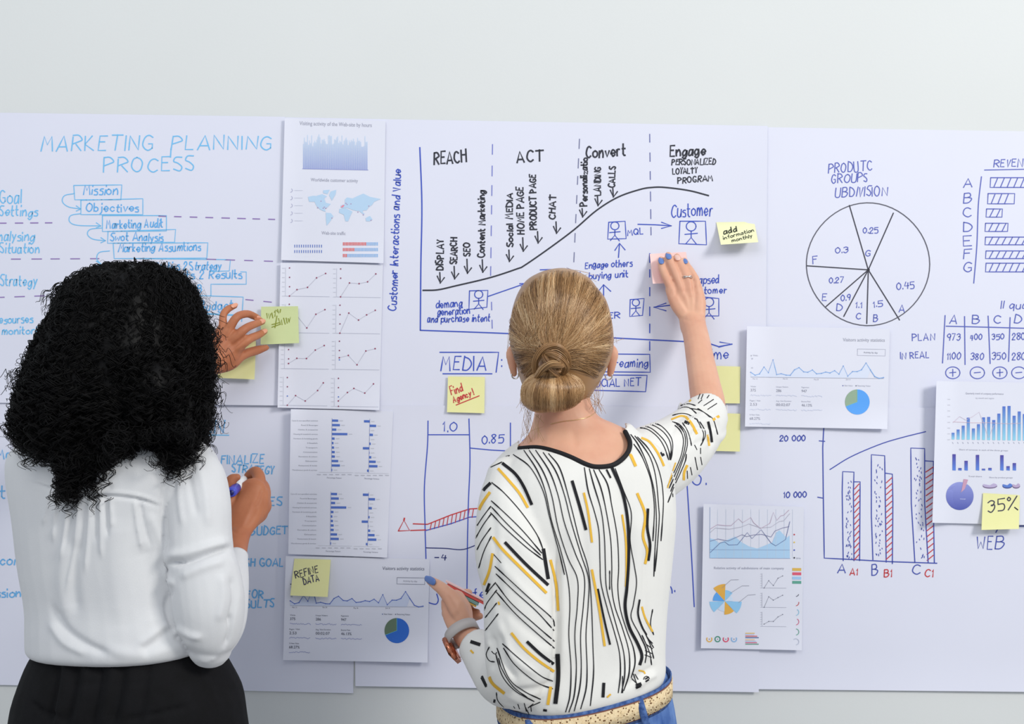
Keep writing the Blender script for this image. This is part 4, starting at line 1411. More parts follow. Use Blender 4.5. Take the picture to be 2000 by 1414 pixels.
# right sleeve reaching to the rolled cuff
cloth.append(tubepx([(1235, 925, .47, 76), (1275, 905, .435, 76), (1315, 882, .375, 68), (1355, 846, .30, 56), (1375, 822, .265, 46), (1382, 806, .25, 40)], 0.9, 24))
cloth.append(tubepx([(1352, 842, .305, 50), (1372, 816, .26, 45), (1381, 796, .237, 40), (1380, 786, .226, 36)], 0.95, 24))
for q in ([(1336, 800, .262), (1345, 788, .208), (1380, 792, .19), (1408, 812, .226), (1402, 826, .285), (1365, 818, .305), (1336, 800, .262), (1345, 788, .208)],
          [(1322, 822, .295), (1338, 806, .23), (1378, 812, .215), (1406, 838, .25), (1395, 855, .315), (1350, 846, .34), (1322, 822, .295), (1338, 806, .23)]):
    cloth.append(tubepx([k + (12.5,) for k in q], 1.0, 12))
v, f, n = union(cloth, 0.0032, 4)
FOLD1 = [([(1085, 1060), (1087, 1150), (1086, 1290), (1076, 1340)], 7, -.006), ([(1098, 1080), (1100, 1180), (1098, 1300)], 9, .003), ([(1070, 1100), (1068, 1300)], 9, .003),
         ([(960, 965), (965, 1060), (975, 1160), (985, 1250)], 8, -.0015), ([(985, 940), (1030, 1010), (1062, 1080)], 10, -.0022), ([(975, 1045), (1030, 1100), (1080, 1150)], 10, -.0018),
         ([(970, 1095), (1020, 1150), (1078, 1210)], 9, .002), ([(975, 1180), (1030, 1230), (1080, 1265)], 10, -.0025), ([(972, 1210), (1000, 1280), (1050, 1320)], 8, .003), ([(978, 1235), (985, 1290), (1010, 1330)], 6, -.004),
         ([(962, 1240), (968, 1280), (960, 1310)], 6, -.004), ([(950, 1235), (955, 1265)], 5, .003), ([(1000, 1350), (1050, 1345), (1080, 1330)], 7, -.003),
         ([(1310, 850), (1330, 815), (1370, 800)], 5, -.005), ([(1330, 855), (1348, 820), (1398, 822)], 5, .004), ([(1345, 870), (1362, 835), (1400, 835)], 4, -.005), ([(1345, 795), (1375, 800), (1400, 815)], 4, -.005),
         ([(1352, 790), (1385, 800), (1404, 830)], 4, .003), ([(1330, 800), (1365, 812), (1390, 850), (1385, 885)], 5, -.004), ([(1350, 870), (1375, 860), (1400, 862)], 6, -.003),
         ([(1235, 870), (1290, 930), (1302, 985)], 12, -.003), ([(1262, 850), (1315, 900), (1312, 960)], 10, .003), ([(1300, 840), (1340, 890), (1325, 940)], 8, -.002),
         ([(1170, 920), (1185, 1050), (1190, 1200), (1210, 1300)], 14, .0025), ([(1205, 930), (1225, 1050), (1215, 1180), (1240, 1280)], 10, -.0025), ([(1250, 1000), (1245, 1120), (1255, 1240)], 9, .0025),
         ([(1265, 1060), (1258, 1180), (1272, 1270)], 7, -.003), ([(1130, 930), (1140, 1060), (1150, 1200), (1165, 1320)], 10, -.002), ([(1110, 1000), (1125, 1130), (1130, 1300)], 12, .002),
         ([(1205, 1335), (1240, 1300), (1275, 1270)], 7, .003), ([(1220, 1345), (1250, 1318), (1280, 1300)], 5, -.003), ([(1240, 1345), (1262, 1328), (1284, 1316)], 5, .003)]
v = fold(v, n, FOLD1)
CLOTH1_V, CLOTH1_F = v, f
hole = NECK + [(1221, 800), (1010, 800)]
pxs = to_px(v)
cuff_r = [(1330, 735), (1420, 735), (1420, 800), (1410, 790), (1392, 774), (1372, 768), (1350, 776), (1344, 788), (1330, 790)]
mask = in_poly(pxs, hole) | (in_poly(pxs, cuff_r) & (v[:, 1] > -.26))
BL1 = caster(v, f)
v2, f2 = drop(v, f, mask)
ce = np.array(P(929, 1261, .476))
cu = ce - np.array(P(958, 1298, .53))
cu /= np.linalg.norm(cu)
v2, f2 = cut_end(v2, f2, ce, cu, .085, -v2[:, 1] < .545)
blouse1 = mk('blouse', v2, f2, M_BLOUSE_S, W1)
sol = blouse1.modifiers.new('thickness', 'SOLIDIFY')
sol.thickness = 0.0012
sol.offset = -1
# neck trim
q = []
for x, y in crom(NECK, 6):
    h = BL1(x, y)
    if h and (not q or np.linalg.norm(np.array(h[0]) - q[-1]) < .05):
        q.append(np.array(h[0] - h[2] * 0.001))
q = np.array(q)
q[1:-1] = (q[:-2] + q[1:-1] + q[2:]) / 3
v, f = tube3(q, 0.0038, 10, 0.6)
mk('neck_binding', v, f, M_TRIM, blouse1)

# printed strokes lying on the cloth, traced in a crop of the photograph
K1 = lambda pts: [(880 + x / 2.38, 820 + y / 2.38) for x, y in pts]
K2 = lambda pts: [(1160 + x / 2.439, 640 + y / 2.439) for x, y in pts]
THIN = [K1(q) for q in (
    [(340, 140), (400, 230), (440, 330), (470, 470), (510, 600), (545, 740), (555, 860), (550, 1000), (560, 1150), (555, 1280), (535, 1360)],
    [(365, 140), (430, 240), (470, 350), (500, 500), (545, 640), (590, 740), (590, 860), (578, 1000), (585, 1150), (575, 1280), (550, 1360)],
    [(395, 140), (460, 240), (500, 350), (530, 480), (580, 620), (622, 730), (618, 860), (605, 1000), (608, 1150), (600, 1250), (575, 1355)],
    [(430, 150), (490, 240), (530, 350), (560, 470), (605, 620), (642, 740), (640, 860), (630, 1000), (635, 1150), (630, 1250), (605, 1345)],
    [(455, 155), (510, 230), (560, 400), (600, 560), (640, 690), (655, 850), (662, 1050), (665, 1180), (650, 1330)],
    [(290, 160), (370, 220), (430, 330), (460, 450), (500, 600), (530, 720)],
    [(622, 220), (640, 330), (670, 430), (690, 520), (695, 660), (700, 760), (730, 880), (760, 980), (785, 1080), (790, 1180), (780, 1270)],
    [(645, 225), (665, 300), (700, 420), (715, 540), (720, 680), (725, 780), (750, 880), (775, 970), (805, 1080), (810, 1180), (795, 1270)],
    [(665, 230), (700, 320), (725, 430), (745, 560), (750, 680), (750, 780), (765, 870), (800, 970), (830, 1080), (830, 1180), (805, 1260)],
    [(690, 230), (730, 300), (750, 400), (775, 540), (782, 680), (778, 780), (790, 880), (820, 980), (850, 1060), (858, 1130), (840, 1200)],
    [(765, 225), (800, 320), (840, 430), (835, 560), (855, 680), (865, 760), (850, 860), (840, 920), (880, 1000), (910, 1070), (905, 1130)],
    [(905, 990), (930, 1050), (945, 1110)], [(890, 1000), (925, 1080), (935, 1140)], [(915, 1010), (945, 1060)], [(850, 1180), (870, 1240)],
    [(940, 880), (930, 950), (945, 1000)], [(800, 1190), (800, 1270)], [(740, 700), (740, 790)],
    [(190, 290), (250, 340), (330, 430), (400, 530), (430, 600)], [(188, 375), (260, 440), (340, 520), (425, 620)], [(190, 405), (280, 500), (420, 630)], [(185, 430), (250, 500), (350, 590), (430, 650)],
    [(205, 680), (270, 740), (380, 840), (470, 920), (484, 960)], [(210, 715), (300, 800), (400, 890), (482, 980)], [(210, 760), (280, 850), (380, 940), (484, 1030)], [(212, 800), (300, 900), (400, 990), (484, 1062)],
    [(188, 400), (150, 450), (117, 500)], [(190, 435), (150, 490), (116, 550)], [(188, 500), (145, 560), (122, 605)], [(190, 540), (155, 610), (130, 690)], [(210, 755), (180, 790), (165, 812)],
    [(215, 790), (170, 850), (156, 885)], [(215, 850), (160, 920)], [(222, 900), (160, 980)], [(240, 195), (170, 230), (142, 272)], [(275, 165), (210, 185), (170, 215)], [(200, 625), (235, 665)],
    [(210, 1090), (240, 1190), (300, 1260), (390, 1310)], [(215, 1060), (270, 1200), (340, 1260), (420, 1300)], [(245, 1060), (300, 1140), (400, 1220), (476, 1250)], [(240, 1040), (320, 1110), (420, 1190), (476, 1215)],
    [(180, 1055), (165, 1090), (180, 1120), (205, 1125)], [(190, 1075), (205, 1090), (215, 1080)], [(320, 1345), (330, 1380)], [(345, 1330), (365, 1370)], [(385, 1320), (360, 1340)], [(290, 1360), (305, 1395)])]
K3 = lambda pts: [(1210 + x / 5.05, 740 + y / 5.05) for x, y in pts]
THIN += [K3(q) for q in (
    [(180, 480), (260, 490), (330, 530), (400, 600), (450, 690), (485, 800)], [(215, 460), (300, 480), (380, 540), (450, 620), (490, 720), (498, 800)], [(265, 440), (340, 460), (430, 520), (490, 600), (510, 680), (503, 780)], [(335, 430), (420, 470), (500, 560), (525, 640), (520, 730), (505, 800)],
    [(545, 455), (600, 510), (630, 590), (625, 680), (600, 780), (540, 920), (475, 1060)], [(560, 440), (620, 500), (650, 580), (645, 680), (615, 790), (560, 920), (490, 1080)], [(520, 420), (590, 450), (650, 520), (670, 620), (660, 700), (625, 800), (570, 950), (505, 1110)],
    [(660, 740), (650, 810), (600, 930), (540, 1060), (478, 1220)], [(620, 430), (670, 510), (700, 600), (710, 660)], [(760, 390), (800, 470), (830, 540), (820, 620)], [(790, 420), (840, 500), (845, 570), (800, 660)], [(520, 360), (600, 340), (680, 350), (760, 400)],
    [(545, 320), (620, 280), (690, 285), (760, 340)], [(600, 262), (680, 244), (750, 262)], [(740, 650), (765, 700)], [(800, 680), (800, 740)], [(745, 770), (770, 900)], [(800, 770), (815, 850)], [(700, 870), (716, 950)], [(668, 905), (672, 985)], [(525, 1130), (528, 1165)],
    [(795, 145), (775, 200)], [(825, 148), (805, 200)], [(885, 158), (862, 190)], [(930, 200), (830, 265)], [(962, 240), (870, 300)], [(815, 205), (775, 240)], [(770, 290), (880, 360), (930, 410), (970, 550)], [(690, 290), (800, 310), (900, 380)],
    [(110, 545), (180, 640), (250, 780), (310, 960), (350, 1150), (365, 1400), (350, 1700), (340, 1950)], [(150, 560), (230, 660), (310, 790), (360, 980), (388, 1270), (392, 1400), (370, 1700), (350, 1900)], [(175, 570), (280, 680), (360, 820), (410, 980), (430, 1130), (432, 1280), (410, 1600)],
    [(140, 640), (220, 760), (300, 960), (330, 1110), (345, 1300), (330, 1600)])]
K4 = lambda pts: [(900 + x / 4.76, 1180 + y / 4.76) for x, y in pts]
THIN += [K4(q) for q in ([(330, 820), (345, 900), (430, 990)], [(530, 930), (555, 1000)], [(590, 920), (610, 1000)], [(650, 940), (655, 1000)], [(630, 960), (740, 910)], [(490, 950), (530, 1010)], [(1730, 310), (1785, 365)], [(1720, 370), (1785, 415)], [(1715, 430), (1780, 460)], [(1710, 470), (1775, 495)],
                         [(1590, 690), (1640, 740)], [(1620, 650), (1650, 700)], [(1700, 700), (1710, 675), (1740, 670), (1755, 695)], [(350, 500), (380, 600), (480, 760), (620, 870)])]
BLACK = [(K4(q), w / 4.76) for q, w in (([(500, 980), (505, 1030)], 30), ([(765, 985), (800, 990)], 22), ([(1630, 760), (1680, 740)], 34), ([(1720, 720), (1750, 700)], 16), ([(190, 680), (235, 770)], 20))]
BLACK += [(K1(q), w / 2.38) for q, w in (
    ([(240, 200), (300, 250), (340, 310), (378, 395)], 14), ([(565, 282), (600, 400), (630, 512)], 14), ([(750, 220), (800, 340), (825, 480), (828, 640), (820, 780), (812, 870), (830, 960), (870, 1040), (890, 1095), (880, 1140)], 14),
    ([(918, 412), (915, 500), (928, 580), (920, 655)], 12), ([(432, 598), (445, 680), (455, 740)], 16), ([(252, 568), (350, 670), (455, 768)], 14), ([(497, 1088), (500, 1200), (487, 1320)], 20), ([(713, 1222), (709, 1290)], 14),
    ([(880, 835), (872, 900), (890, 960), (912, 1000)], 8), ([(186, 292), (150, 330), (126, 384)], 14), ([(355, 1030), (420, 1090), (480, 1135)], 14), ([(685, 785), (715, 930), (742, 1045)], 9), ([(725, 230), (745, 270)], 8),
    ([(180, 760), (165, 800)], 12), ([(92, 1030), (138, 1045)], 16), ([(145, 1190), (165, 1235)], 10), ([(205, 1300), (202, 1315)], 10), ([(295, 1385), (300, 1405)], 14), ([(862, 1246), (885, 1236)], 12), ([(905, 1205), (920, 1196)], 7))]
BLACK += [(K3(q), w / 5.05) for q, w in (([(345, 655), (400, 700), (435, 760)], 30), ([(640, 420), (690, 440)], 30), ([(875, 420), (898, 520), (913, 625)], 24))]
YELL = [(K1(q), w / 2.38) for q, w in (
    ([(220, 225), (270, 280), (320, 340), (360, 408)], 12), ([(620, 338), (640, 430), (658, 570)], 10), ([(798, 440), (815, 560), (818, 700), (815, 775)], 9), ([(868, 340), (905, 440), (895, 540), (915, 610), (905, 670)], 12),
    ([(183, 335), (145, 390), (120, 446)], 13), ([(197, 545), (240, 600), (330, 690), (447, 805)], 13), ([(465, 650), (490, 760), (500, 888)], 12), ([(657, 695), (690, 870), (717, 1052)], 11), ([(282, 990), (340, 1060), (410, 1120), (482, 1170)], 12),
    ([(466, 1240), (452, 1325)], 14), ([(170, 1155), (190, 1220), (250, 1273)], 14), ([(840, 165), (862, 215)], 12), ([(890, 868), (905, 920), (940, 985)], 9), ([(195, 620), (180, 700), (154, 768)], 12), ([(875, 1165), (900, 1170), (905, 1180)], 7),
    ([(205, 1340), (235, 1345)], 10), ([(728, 1290), (745, 1275)], 8), ([(92, 1070), (106, 1085)], 9), ([(222, 845), (226, 860)], 8))]
YELL += [(K3(q), w / 5.05) for q, w in (([(215, 580), (290, 615), (360, 700), (410, 790), (440, 860)], 22), ([(510, 400), (600, 365), (650, 370)], 18), ([(650, 370), (710, 440), (765, 545)], 26), ([(555, 825), (520, 930), (475, 1075)], 12), ([(670, 850), (640, 920), (635, 1000)], 24), ([(920, 405), (985, 365)], 26), ([(870, 550), (885, 660)], 22), ([(105, 740), (160, 862)], 26), ([(685, 225), (705, 205)], 16))]
g = Geo()
TB, TY = lin((30, 30, 34)), lin((230, 182, 66))
for q in THIN:
    ribbon_on(g, BL1, q, 2.6, TB, 0.0009, 4, True)
for q, w in YELL:
    ribbon_on(g, BL1, q, w, TY, 0.0011, 4)
for q, w in BLACK:
    ribbon_on(g, BL1, q, w, TB, 0.0013, 4)
M_PRT = attr_mat('blouse_print', 0.75, 0.2)
g.make('printed_stripes', M_PRT, blouse1)['kind'] = 'stuff'

# jeans
jr = [(1378, 1296, 990, 1284, .565, .475, .106), (1388, 1306, 986, 1288, .565, .475, .11), (1412, 1332, 984, 1292, .565, .475, .113), (1450, 1376, 982, 1300, .565, .472, .118), (1540, 1480, 978, 1312, .565, .468, .122), (1640, 1600, 980, 1312, .565, .468, .112)]
jt = [rings(jr, power=2.4)]
for x, dd in ((1058, .56), (1218, .485)):
    jt.append(tubepx([(x + (18 if x < 1100 else -18), 1530, dd, 88), (x, 1700, dd, 78), (x, 1960, dd, 58), (x, 2200, dd, 52), (x, 2500, dd, 44)], 1.05, 20))
v, f, n = union(jt, 0.006, 3)
px = to_px(v)
top = np.interp(px[:, 0], [980, 1290], [1384, 1300])
jeans = mk('jeans', v, f, M_JEANS, W1)
JB = caster(v, f)


def band(parent, name, mat, off, lift, half, thick):
    """a strip that runs round the hips parallel to the waistband"""
    ro = rings([tuple(np.array(jr[0]) + 0), tuple(np.array(jr[1]) + np.array([off, off, -2, 2, 0, 0, lift])), jr[2]], n=72, sub=1, power=2.4)[0]
    c = ro[72:144]
    o = c.mean(0)
    rad = c - o
    rad[:, 2] = 0
    rad /= np.linalg.norm(rad, axis=1)[:, None]
    zz = np.array([0, 0, half])
    V = np.vstack([c - zz, c + zz, c + zz + rad * thick, c - zz + rad * thick])
    F = []
    for i in range(72):
        j = (i + 1) % 72
        for r in range(4):
            s2 = (r + 1) % 4
            F.append((r * 72 + i, r * 72 + j, s2 * 72 + j, s2 * 72 + i))
    return mk(name, V, F, mat, parent)


band(jeans, 'waistband', M_DENIM_EDGE, 12, .0035, .019, .002)
belt = band(jeans, 'belt', M_BELT, 12, .006, .0125, .003)
band(belt, 'belt_edging', M_LEATHER, 12, .0062, .0142, .0015)
for x, y0, y1 in ((1243, 1352, 1424), (1030, 1400, 1440)):
    q = []
    for k in range(9):
        yy = y0 + (y1 - y0) * k / 8
        h = JB(x + (yy - y0) * 0.28, yy)
        if h:
            q.append(np.array(h[0]) + np.array([0.001, -(0.010 if 0 < k < 8 else 0.003), 0]))
    if len(q) > 3:
        v, f = tube3(q, 0.0058, 10, 0.35)
        mk('belt_loop', v, f, M_DENIM_EDGE, jeans)

# watch
c0 = np.array(P(903, 1237, .452))
ax = np.array(P(893, 1205, .43)) - np.array(P(918, 1256, .468))
ax /= np.linalg.norm(ax)
e1 = np.cross(ax, [0, 1, 0.0])
e1 /= np.linalg.norm(e1)
e2 = np.cross(ax, e1)
n = 48
V, F = [], []
for i in range(n):
    t = 2 * math.pi * i / n
    rr = np.array([math.cos(t) * e1 * 0.0255 + math.sin(t) * e2 * 0.0215])[0]
    u = rr / np.linalg.norm(rr)
    for da, dr in ((-.009, 0), (.009, 0), (.009, .0035), (-.009, .0035)):
        V.append(c0 + rr + u * dr + ax * da)
for i in range(n):
    j = (i + 1) % n
    for r in range(4):
        F.append((4 * i + r, 4 * j + r, 4 * j + (r + 1) % 4, 4 * i + (r + 1) % 4))
watch = mk('wrist_watch', np.array(V), F, M_STRAP, W1)
watch['label'] = 'wrist watch with grey strap and rose gold case'
sgn = e1 if (to_px((c0 + e1 * .02)[None])[0][0] < to_px(c0[None])[0][0]) else -e1
o = c0 + sgn * 0.026 + np.array([0, 0, -0.004])
w1 = -ax * 0.5 + np.array([0, 0, 0])
bm = bmesh.new()
bmesh.ops.create_cube(bm, size=1)
bmesh.ops.bevel(bm, geom=bm.edges[:], offset=0.16, segments=3, affect='EDGES')
cv = np.array([x.co for x in bm.verts])
bm.faces.ensure_lookup_table()
cf = [tuple(x.index for x in q.verts) for q in bm.faces]
bm.free()
tilt = -ax * 0.94 + np.array([0.1, -0.3, -0.1])
tilt /= np.linalg.norm(tilt)
nrmw = sgn - tilt * np.dot(sgn, tilt)
nrmw /= np.linalg.norm(nrmw)
third = np.cross(tilt, nrmw)
cv3 = o + tilt * 0.012 + cv[:, :1] * tilt * 0.042 + cv[:, 1:2] * nrmw * 0.011 + cv[:, 2:3] * third * 0.036
mk('watch_case', cv3, cf, M_COPPER, watch)

# sticky note pads in the left hand
M_PADR = noise_mat('pad_red', lin((224, 96, 90)), lin((216, 88, 84)), 40, 0.7)
M_PADT = noise_mat('pad_teal', lin((134, 178, 172)), lin((126, 170, 166)), 40, 0.7)
M_PADY = noise_mat('pad_amber', lin((222, 180, 96)), lin((216, 172, 88)), 40, 0.7)
M_PADP = noise_mat('pad_pink', lin((246, 208, 204)), lin((242, 200, 196)), 40, 0.7)
pu = np.array(P(945, 1176, .395)) - np.array(P(872, 1139, .395))
pu /= np.linalg.norm(pu)
pn = np.array([-pu[2], 0.13, pu[0]])
pn = pn - pu * np.dot(pn, pu)
pn /= np.linalg.norm(pn)
pw = np.cross(pu, pn)
base = np.array(P(910, 1158, .372))
for k, (nm, m, h, off, su, lab) in enumerate((('sticky_note_pad', M_PADP, .0016, .0028, -.003, 'thin pale pink sticky note pad on top of the pads in the blonde woman\'s hand'), ('sticky_note_pad', M_PADR, .0042, -.0008, .002, 'red sticky note pad between pink and teal pads in the blonde woman\'s hand'),
                                             ('sticky_note_pad', M_PADT, .0052, -.0065, -.003, 'teal sticky note pad under the red pad in the blonde woman\'s hand'), ('sticky_note_pad', M_PADY, .003, -.0115, -.005, 'amber sticky note pad lowest of the pads in the blonde woman\'s hand'))):
    cv3 = base + pn * off + pu * su + np.array([[sx, sy, sz] for sx in (-.5, .5) for sy in (-.5, .5) for sz in (-.5, .5)]) @ np.array([pu * (.074 if k < 2 else .06), pn * h, pw * .034])
    o = mk(nm, cv3, box_geo(0, 1, 0, 1, 0, 1)[1], m, smooth=False)
    tag(o, lab, 'sticky note pad', 'sticky note pads held in the left hand')
# ---------------------------------------------------------------- blonde hair with a low bun
H_DK, H_MD, H_LT = (np.array(lin(c)) for c in ((104, 72, 44), (180, 138, 92), (234, 202, 158)))


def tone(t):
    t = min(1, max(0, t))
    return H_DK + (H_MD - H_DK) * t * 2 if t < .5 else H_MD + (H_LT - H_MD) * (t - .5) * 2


cap_rows = [(525, 1083, 1108, .02), (531, 1058, 1128, .048), (545, 1031, 1152, .071), (562, 1017, 1165, .083), (582, 1007, 1181, .092), (610, 999, 1191, .099), (645, 995, 1197, .103), (672, 996, 1198, .103),
            (692, 1001, 1195, .10), (712, 1008, 1188, .096), (732, 1013, 1179, .09), (752, 1020, 1167, .082), (775, 1032, 1153, .07), (792, 1046, 1140, .055)]
cap = rings([(y, y, a, b, .505, .505, t) for y, a, b, t in cap_rows], n=40, power=2.1)
v, f, n = union([cap], 0.004, 3)
px = to_px(v)
front = (-v[:, 1] < .462) & (px[:, 1] > 578)
CAPC = caster(v, f)
v, f = drop(v, f, front)
g = Geo()
g.add(v, f.tolist(), np.array([tone(0.36)] * len(v)))
v, f, n = union([ellipsoid(1080, 765, .592, 62, 41, .042), ellipsoid(1060, 776, .59, 44, 31, .036), ellipsoid(1078, 703, .592, 30, 27, .032)], 0.003, 3)
g.add(v, f.tolist(), np.array([tone(0.33)] * len(v)))
BUNC = caster(v, f)


def strand(c, path, r, tn, lift, sides=3, k=12):
    q = crom(path, k)
    out = []
    for i, (x, y) in enumerate(q):
        h = c(x, y)
        if h is None:
            if len(out) > 3:
                break
            out = []
            continue
        out.append(np.array(h[0]) + np.array(h[1]) * lift * (0.35 + 0.65 * math.sin(math.pi * min(1, (i + 1) / len(q) * 1.15))))
    if len(out) > 3:
        vv, ff = tube3(out, np.linspace(1, 0.6, len(out)) * r, sides, 1.0, caps=False)
        g.add(vv, ff[:-2], tn)


KX, KY = 1078, 700
ph = RNG.uniform(0, 6.28, 8)
for i in range(3400):
    th = math.radians(RNG.uniform(-48, 228))
    rr = RNG.uniform(0.35, 0.992) if i % 3 else RNG.uniform(0.9, 0.995)
    ex, ey = 1096 + 101 * rr * math.cos(th), 655 - (129 if math.sin(th) > 0 else 118) * rr * math.sin(th)
    kx, ky = KX + RNG.normal(0, 10) + 12 * math.cos(th), KY - 8 * math.sin(th) + RNG.normal(0, 7)
    bow = 14 * math.cos(th) * (1 if math.sin(th) > -.2 else .4)
    mx, my = (ex * .5 + kx * .5) + bow, (ey * .5 + ky * .5) - 6 * abs(math.cos(th))
    cl = math.sin(9 * th + ph[0]) * .12 + math.sin(23 * th + ph[1]) * .15 + math.sin(57 * th + ph[2]) * .14
    tn = .47 + cl + RNG.normal(0, .11) + .10 * (math.cos(th) ** 2) - (.16 if math.sin(th) < -.25 else 0)  # side strands toned lighter to imitate sheen; nape strands toned darker
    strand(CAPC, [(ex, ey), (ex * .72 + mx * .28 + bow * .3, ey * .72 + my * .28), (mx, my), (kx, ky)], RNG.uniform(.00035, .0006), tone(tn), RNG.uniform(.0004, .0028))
for i in range(1300):
    u = RNG.uniform(-1, 1)
    x1, y1 = 1080 + 64 * u + RNG.normal(0, 1.5), 766 + 40 * math.sqrt(max(0, 1 - u * u)) * RNG.uniform(.55, .99) + (6 if u < 0 else -4) * abs(u)
    x0, y0 = 1080 + 22 * u + RNG.normal(0, 4), 722 + RNG.normal(0, 4) + 6 * abs(u)
    tn = .5 + .2 * math.sin(7 * u + ph[3]) + .12 * math.sin(19 * u + ph[4]) + RNG.normal(0, .12)
    strand(BUNC, [(x0, y0), (x0 * .6 + x1 * .4 + 16 * u, y0 * .62 + y1 * .38), (x0 * .25 + x1 * .75 + 10 * u, y0 * .28 + y1 * .72), (x1, y1)], RNG.uniform(.0004, .0007), tone(tn), RNG.uniform(.0004, .003))
# twisted knot: three locks that wind over one another
for lock, (pth, rad, tn0, cnt) in enumerate((
        ([(1044, 728, .612), (1046, 704, .624), (1062, 683, .632), (1086, 678, .632), (1106, 694, .624), (1112, 716, .612)], 8.5, .42, 120),
        ([(1056, 694, .624), (1074, 690, .640), (1094, 700, .642), (1106, 718, .630), (1098, 732, .616)], 7.5, .34, 100),
        ([(1110, 706, .622), (1096, 712, .640), (1076, 712, .645), (1058, 722, .634), (1046, 738, .616)], 7.5, .48, 110),
        ([(1060, 686, .628), (1066, 702, .640), (1078, 722, .642), (1092, 736, .622)], 6, .30, 70))):
    ctr = crom(pth, 6)
    w = Pn(ctr)
    rpx = rad * sc(.63)
    tt = np.linspace(0, 1, len(w))
    env = np.sin(math.pi * (0.08 + 0.84 * tt)) ** .5
    for i in range(cnt):
        ra, a0 = rpx * math.sqrt(RNG.uniform(.15, 1)), RNG.uniform(0, 6.28)
        an = a0 + 1.6 * tt + RNG.normal(0, .12)
        tg = np.gradient(w, axis=0)
        tg /= np.linalg.norm(tg, axis=1)[:, None]
        e1_ = np.cross(tg, [0, 1, 0.0])
        e1_ /= np.maximum(.2, np.linalg.norm(e1_, axis=1))[:, None]
        q = w + (ra * env)[:, None] * (np.cos(an)[:, None] * e1_ + np.sin(an)[:, None] * np.array([0, 1.0, 0]))
        vv, ff = tube3(q, .00062, 3, 1.0, caps=False)
        g.add(vv, ff[:-2], tone(tn0 + RNG.normal(0, .12) + .1 * math.sin(a0)))
# loose wisps at the nape, ears and crown
for (x0, y0), (x1, y1), dd, cnt, sp in (((1035, 790), (1030, 868), .55, 16, 12), ((1022, 775), (1022, 800), .56, 10, 7), ((1150, 770), (1166, 800), .55, 12, 8), ((1170, 745), (1172, 800), .53, 9, 7), ((1050, 806), (1050, 850), .57, 9, 9),
                                        ((1196, 668), (1210, 664), .50, 3, 4), ((1100, 527), (1150, 540), .50, 10, 9), ((1000, 620), (992, 680), .51, 5, 3)):
    for i in range(cnt):
        a, b = RNG.normal(0, sp * .5, 2), RNG.normal(0, sp, 2)
        m = RNG.normal(0, sp * .7, 2)
        q = crom([(x0 + a[0], y0 + a[1], dd), ((x0 + x1) / 2 + m[0], (y0 + y1) / 2 + m[1], dd + .008), (x1 + b[0], y1 + b[1], dd - .002)], 7)
        vv, ff = tube3(Pn(q), .00028, 3, 1.0, caps=False)
        g.add(vv, ff[:-2], tone(RNG.uniform(.4, .8)))
hair1 = g.make('hair', M_HAIR, W1)

# ================================================================ woman with black curls
W2 = person('person with long black curly hair in a white blouse and black trousers, holding a marker', P(250, 2560, .515) * Vector((1, 1, 0)))
skin = [rings([(800, 800, 185, 290, .53, .55, .055), (836, 840, 178, 305, .515, .55, .062), (858, 866, 130, 350, .49, .56, .07), (890, 905, 66, 390, .46, .58, .09), (940, 950, 64, 388, .455, .58, .098), (1010, 1015, 80, 370, .46, .575, .098),
               (1100, 1100, 92, 362, .465, .57, .094), (1200, 1195, 112, 376, .465, .565, .09), (1290, 1290, 112, 390, .465, .565, .086), (1380, 1380, 84, 424, .465, .57, .096), (1500, 1500, 76, 440, .465, .57, .1)])]
skin += head_parts(228, 690, .545, 92, 138, .09)
for x, dd in ((150, .49), (350, .55)):
    skin.append(tubepx([(x, 1480, dd, 84), (x, 1680, dd - .01, 74), (x, 1960, dd - .01, 52), (x, 2200, dd + .01, 50), (x, 2450, dd, 29), (x, 2530, dd, 31)], 1.0, 16))
    zf = P(x, 2500, dd)
    skin.append(tube3([(zf.x, -dd - .05, .03), (zf.x, -dd + .03, .03), (zf.x, -dd + .12, .024)], [.034, .036, .024], 14, 0.8))
# left arm, hidden behind the hair, ends in the hand on the green note
skin.append(tubepx([(80, 905, .45, 46), (105, 872, .36, 42), (160, 832, .25, 37), (250, 782, .19, 33), (330, 740, .15, 29), (385, 712, .122, 31), (412, 698, .108, 35)], 0.75, 18))
skin.append(tubepx([(400, 703, .114, 33), (420, 692, .106, 35), (440, 678, .098, 36), (454, 668, .092, 28)], 0.42, 20))
skin.append(tubepx([(416, 684, .104, 18), (430, 656, .094, 15), (438, 640, .088, 12)], 0.8))
skin.append(tubepx([(420, 716, .104, 16), (448, 708, .094, 16), (466, 696, .082, 13)], 0.8))
FL = [[(428, 664, .096, 12), (435, 640, .092, 9), (436, 616, .088, 7.6), (445, 604, .078, 7.2), (459, 597, .066, 5.6)],
      [(438, 662, .098, 12), (449, 640, .098, 9.5), (463, 619, .094, 8.4), (482, 613, .070, 7.8), (497, 618, .048, 7.2), (506, 623, .036, 6.0)],
      [(450, 668, .098, 12), (467, 652, .100, 9.8), (482, 640, .092, 8.4), (498, 633, .066, 7.6), (513, 628, .036, 6.2)],
      [(456, 684, .096, 13), (473, 672, .096, 10), (489, 661, .088, 8.6), (505, 654, .060, 7.8), (517, 647, .034, 6.2)]]
for q in FL:
    skin.append(tubepx(q, 0.9))
skin.append(tubepx([(444, 706, .096, 14), (464, 698, .084, 11.5), (482, 690, .070, 9.6), (502, 684, .050, 9), (520, 679, .036, 6)], 0.9))
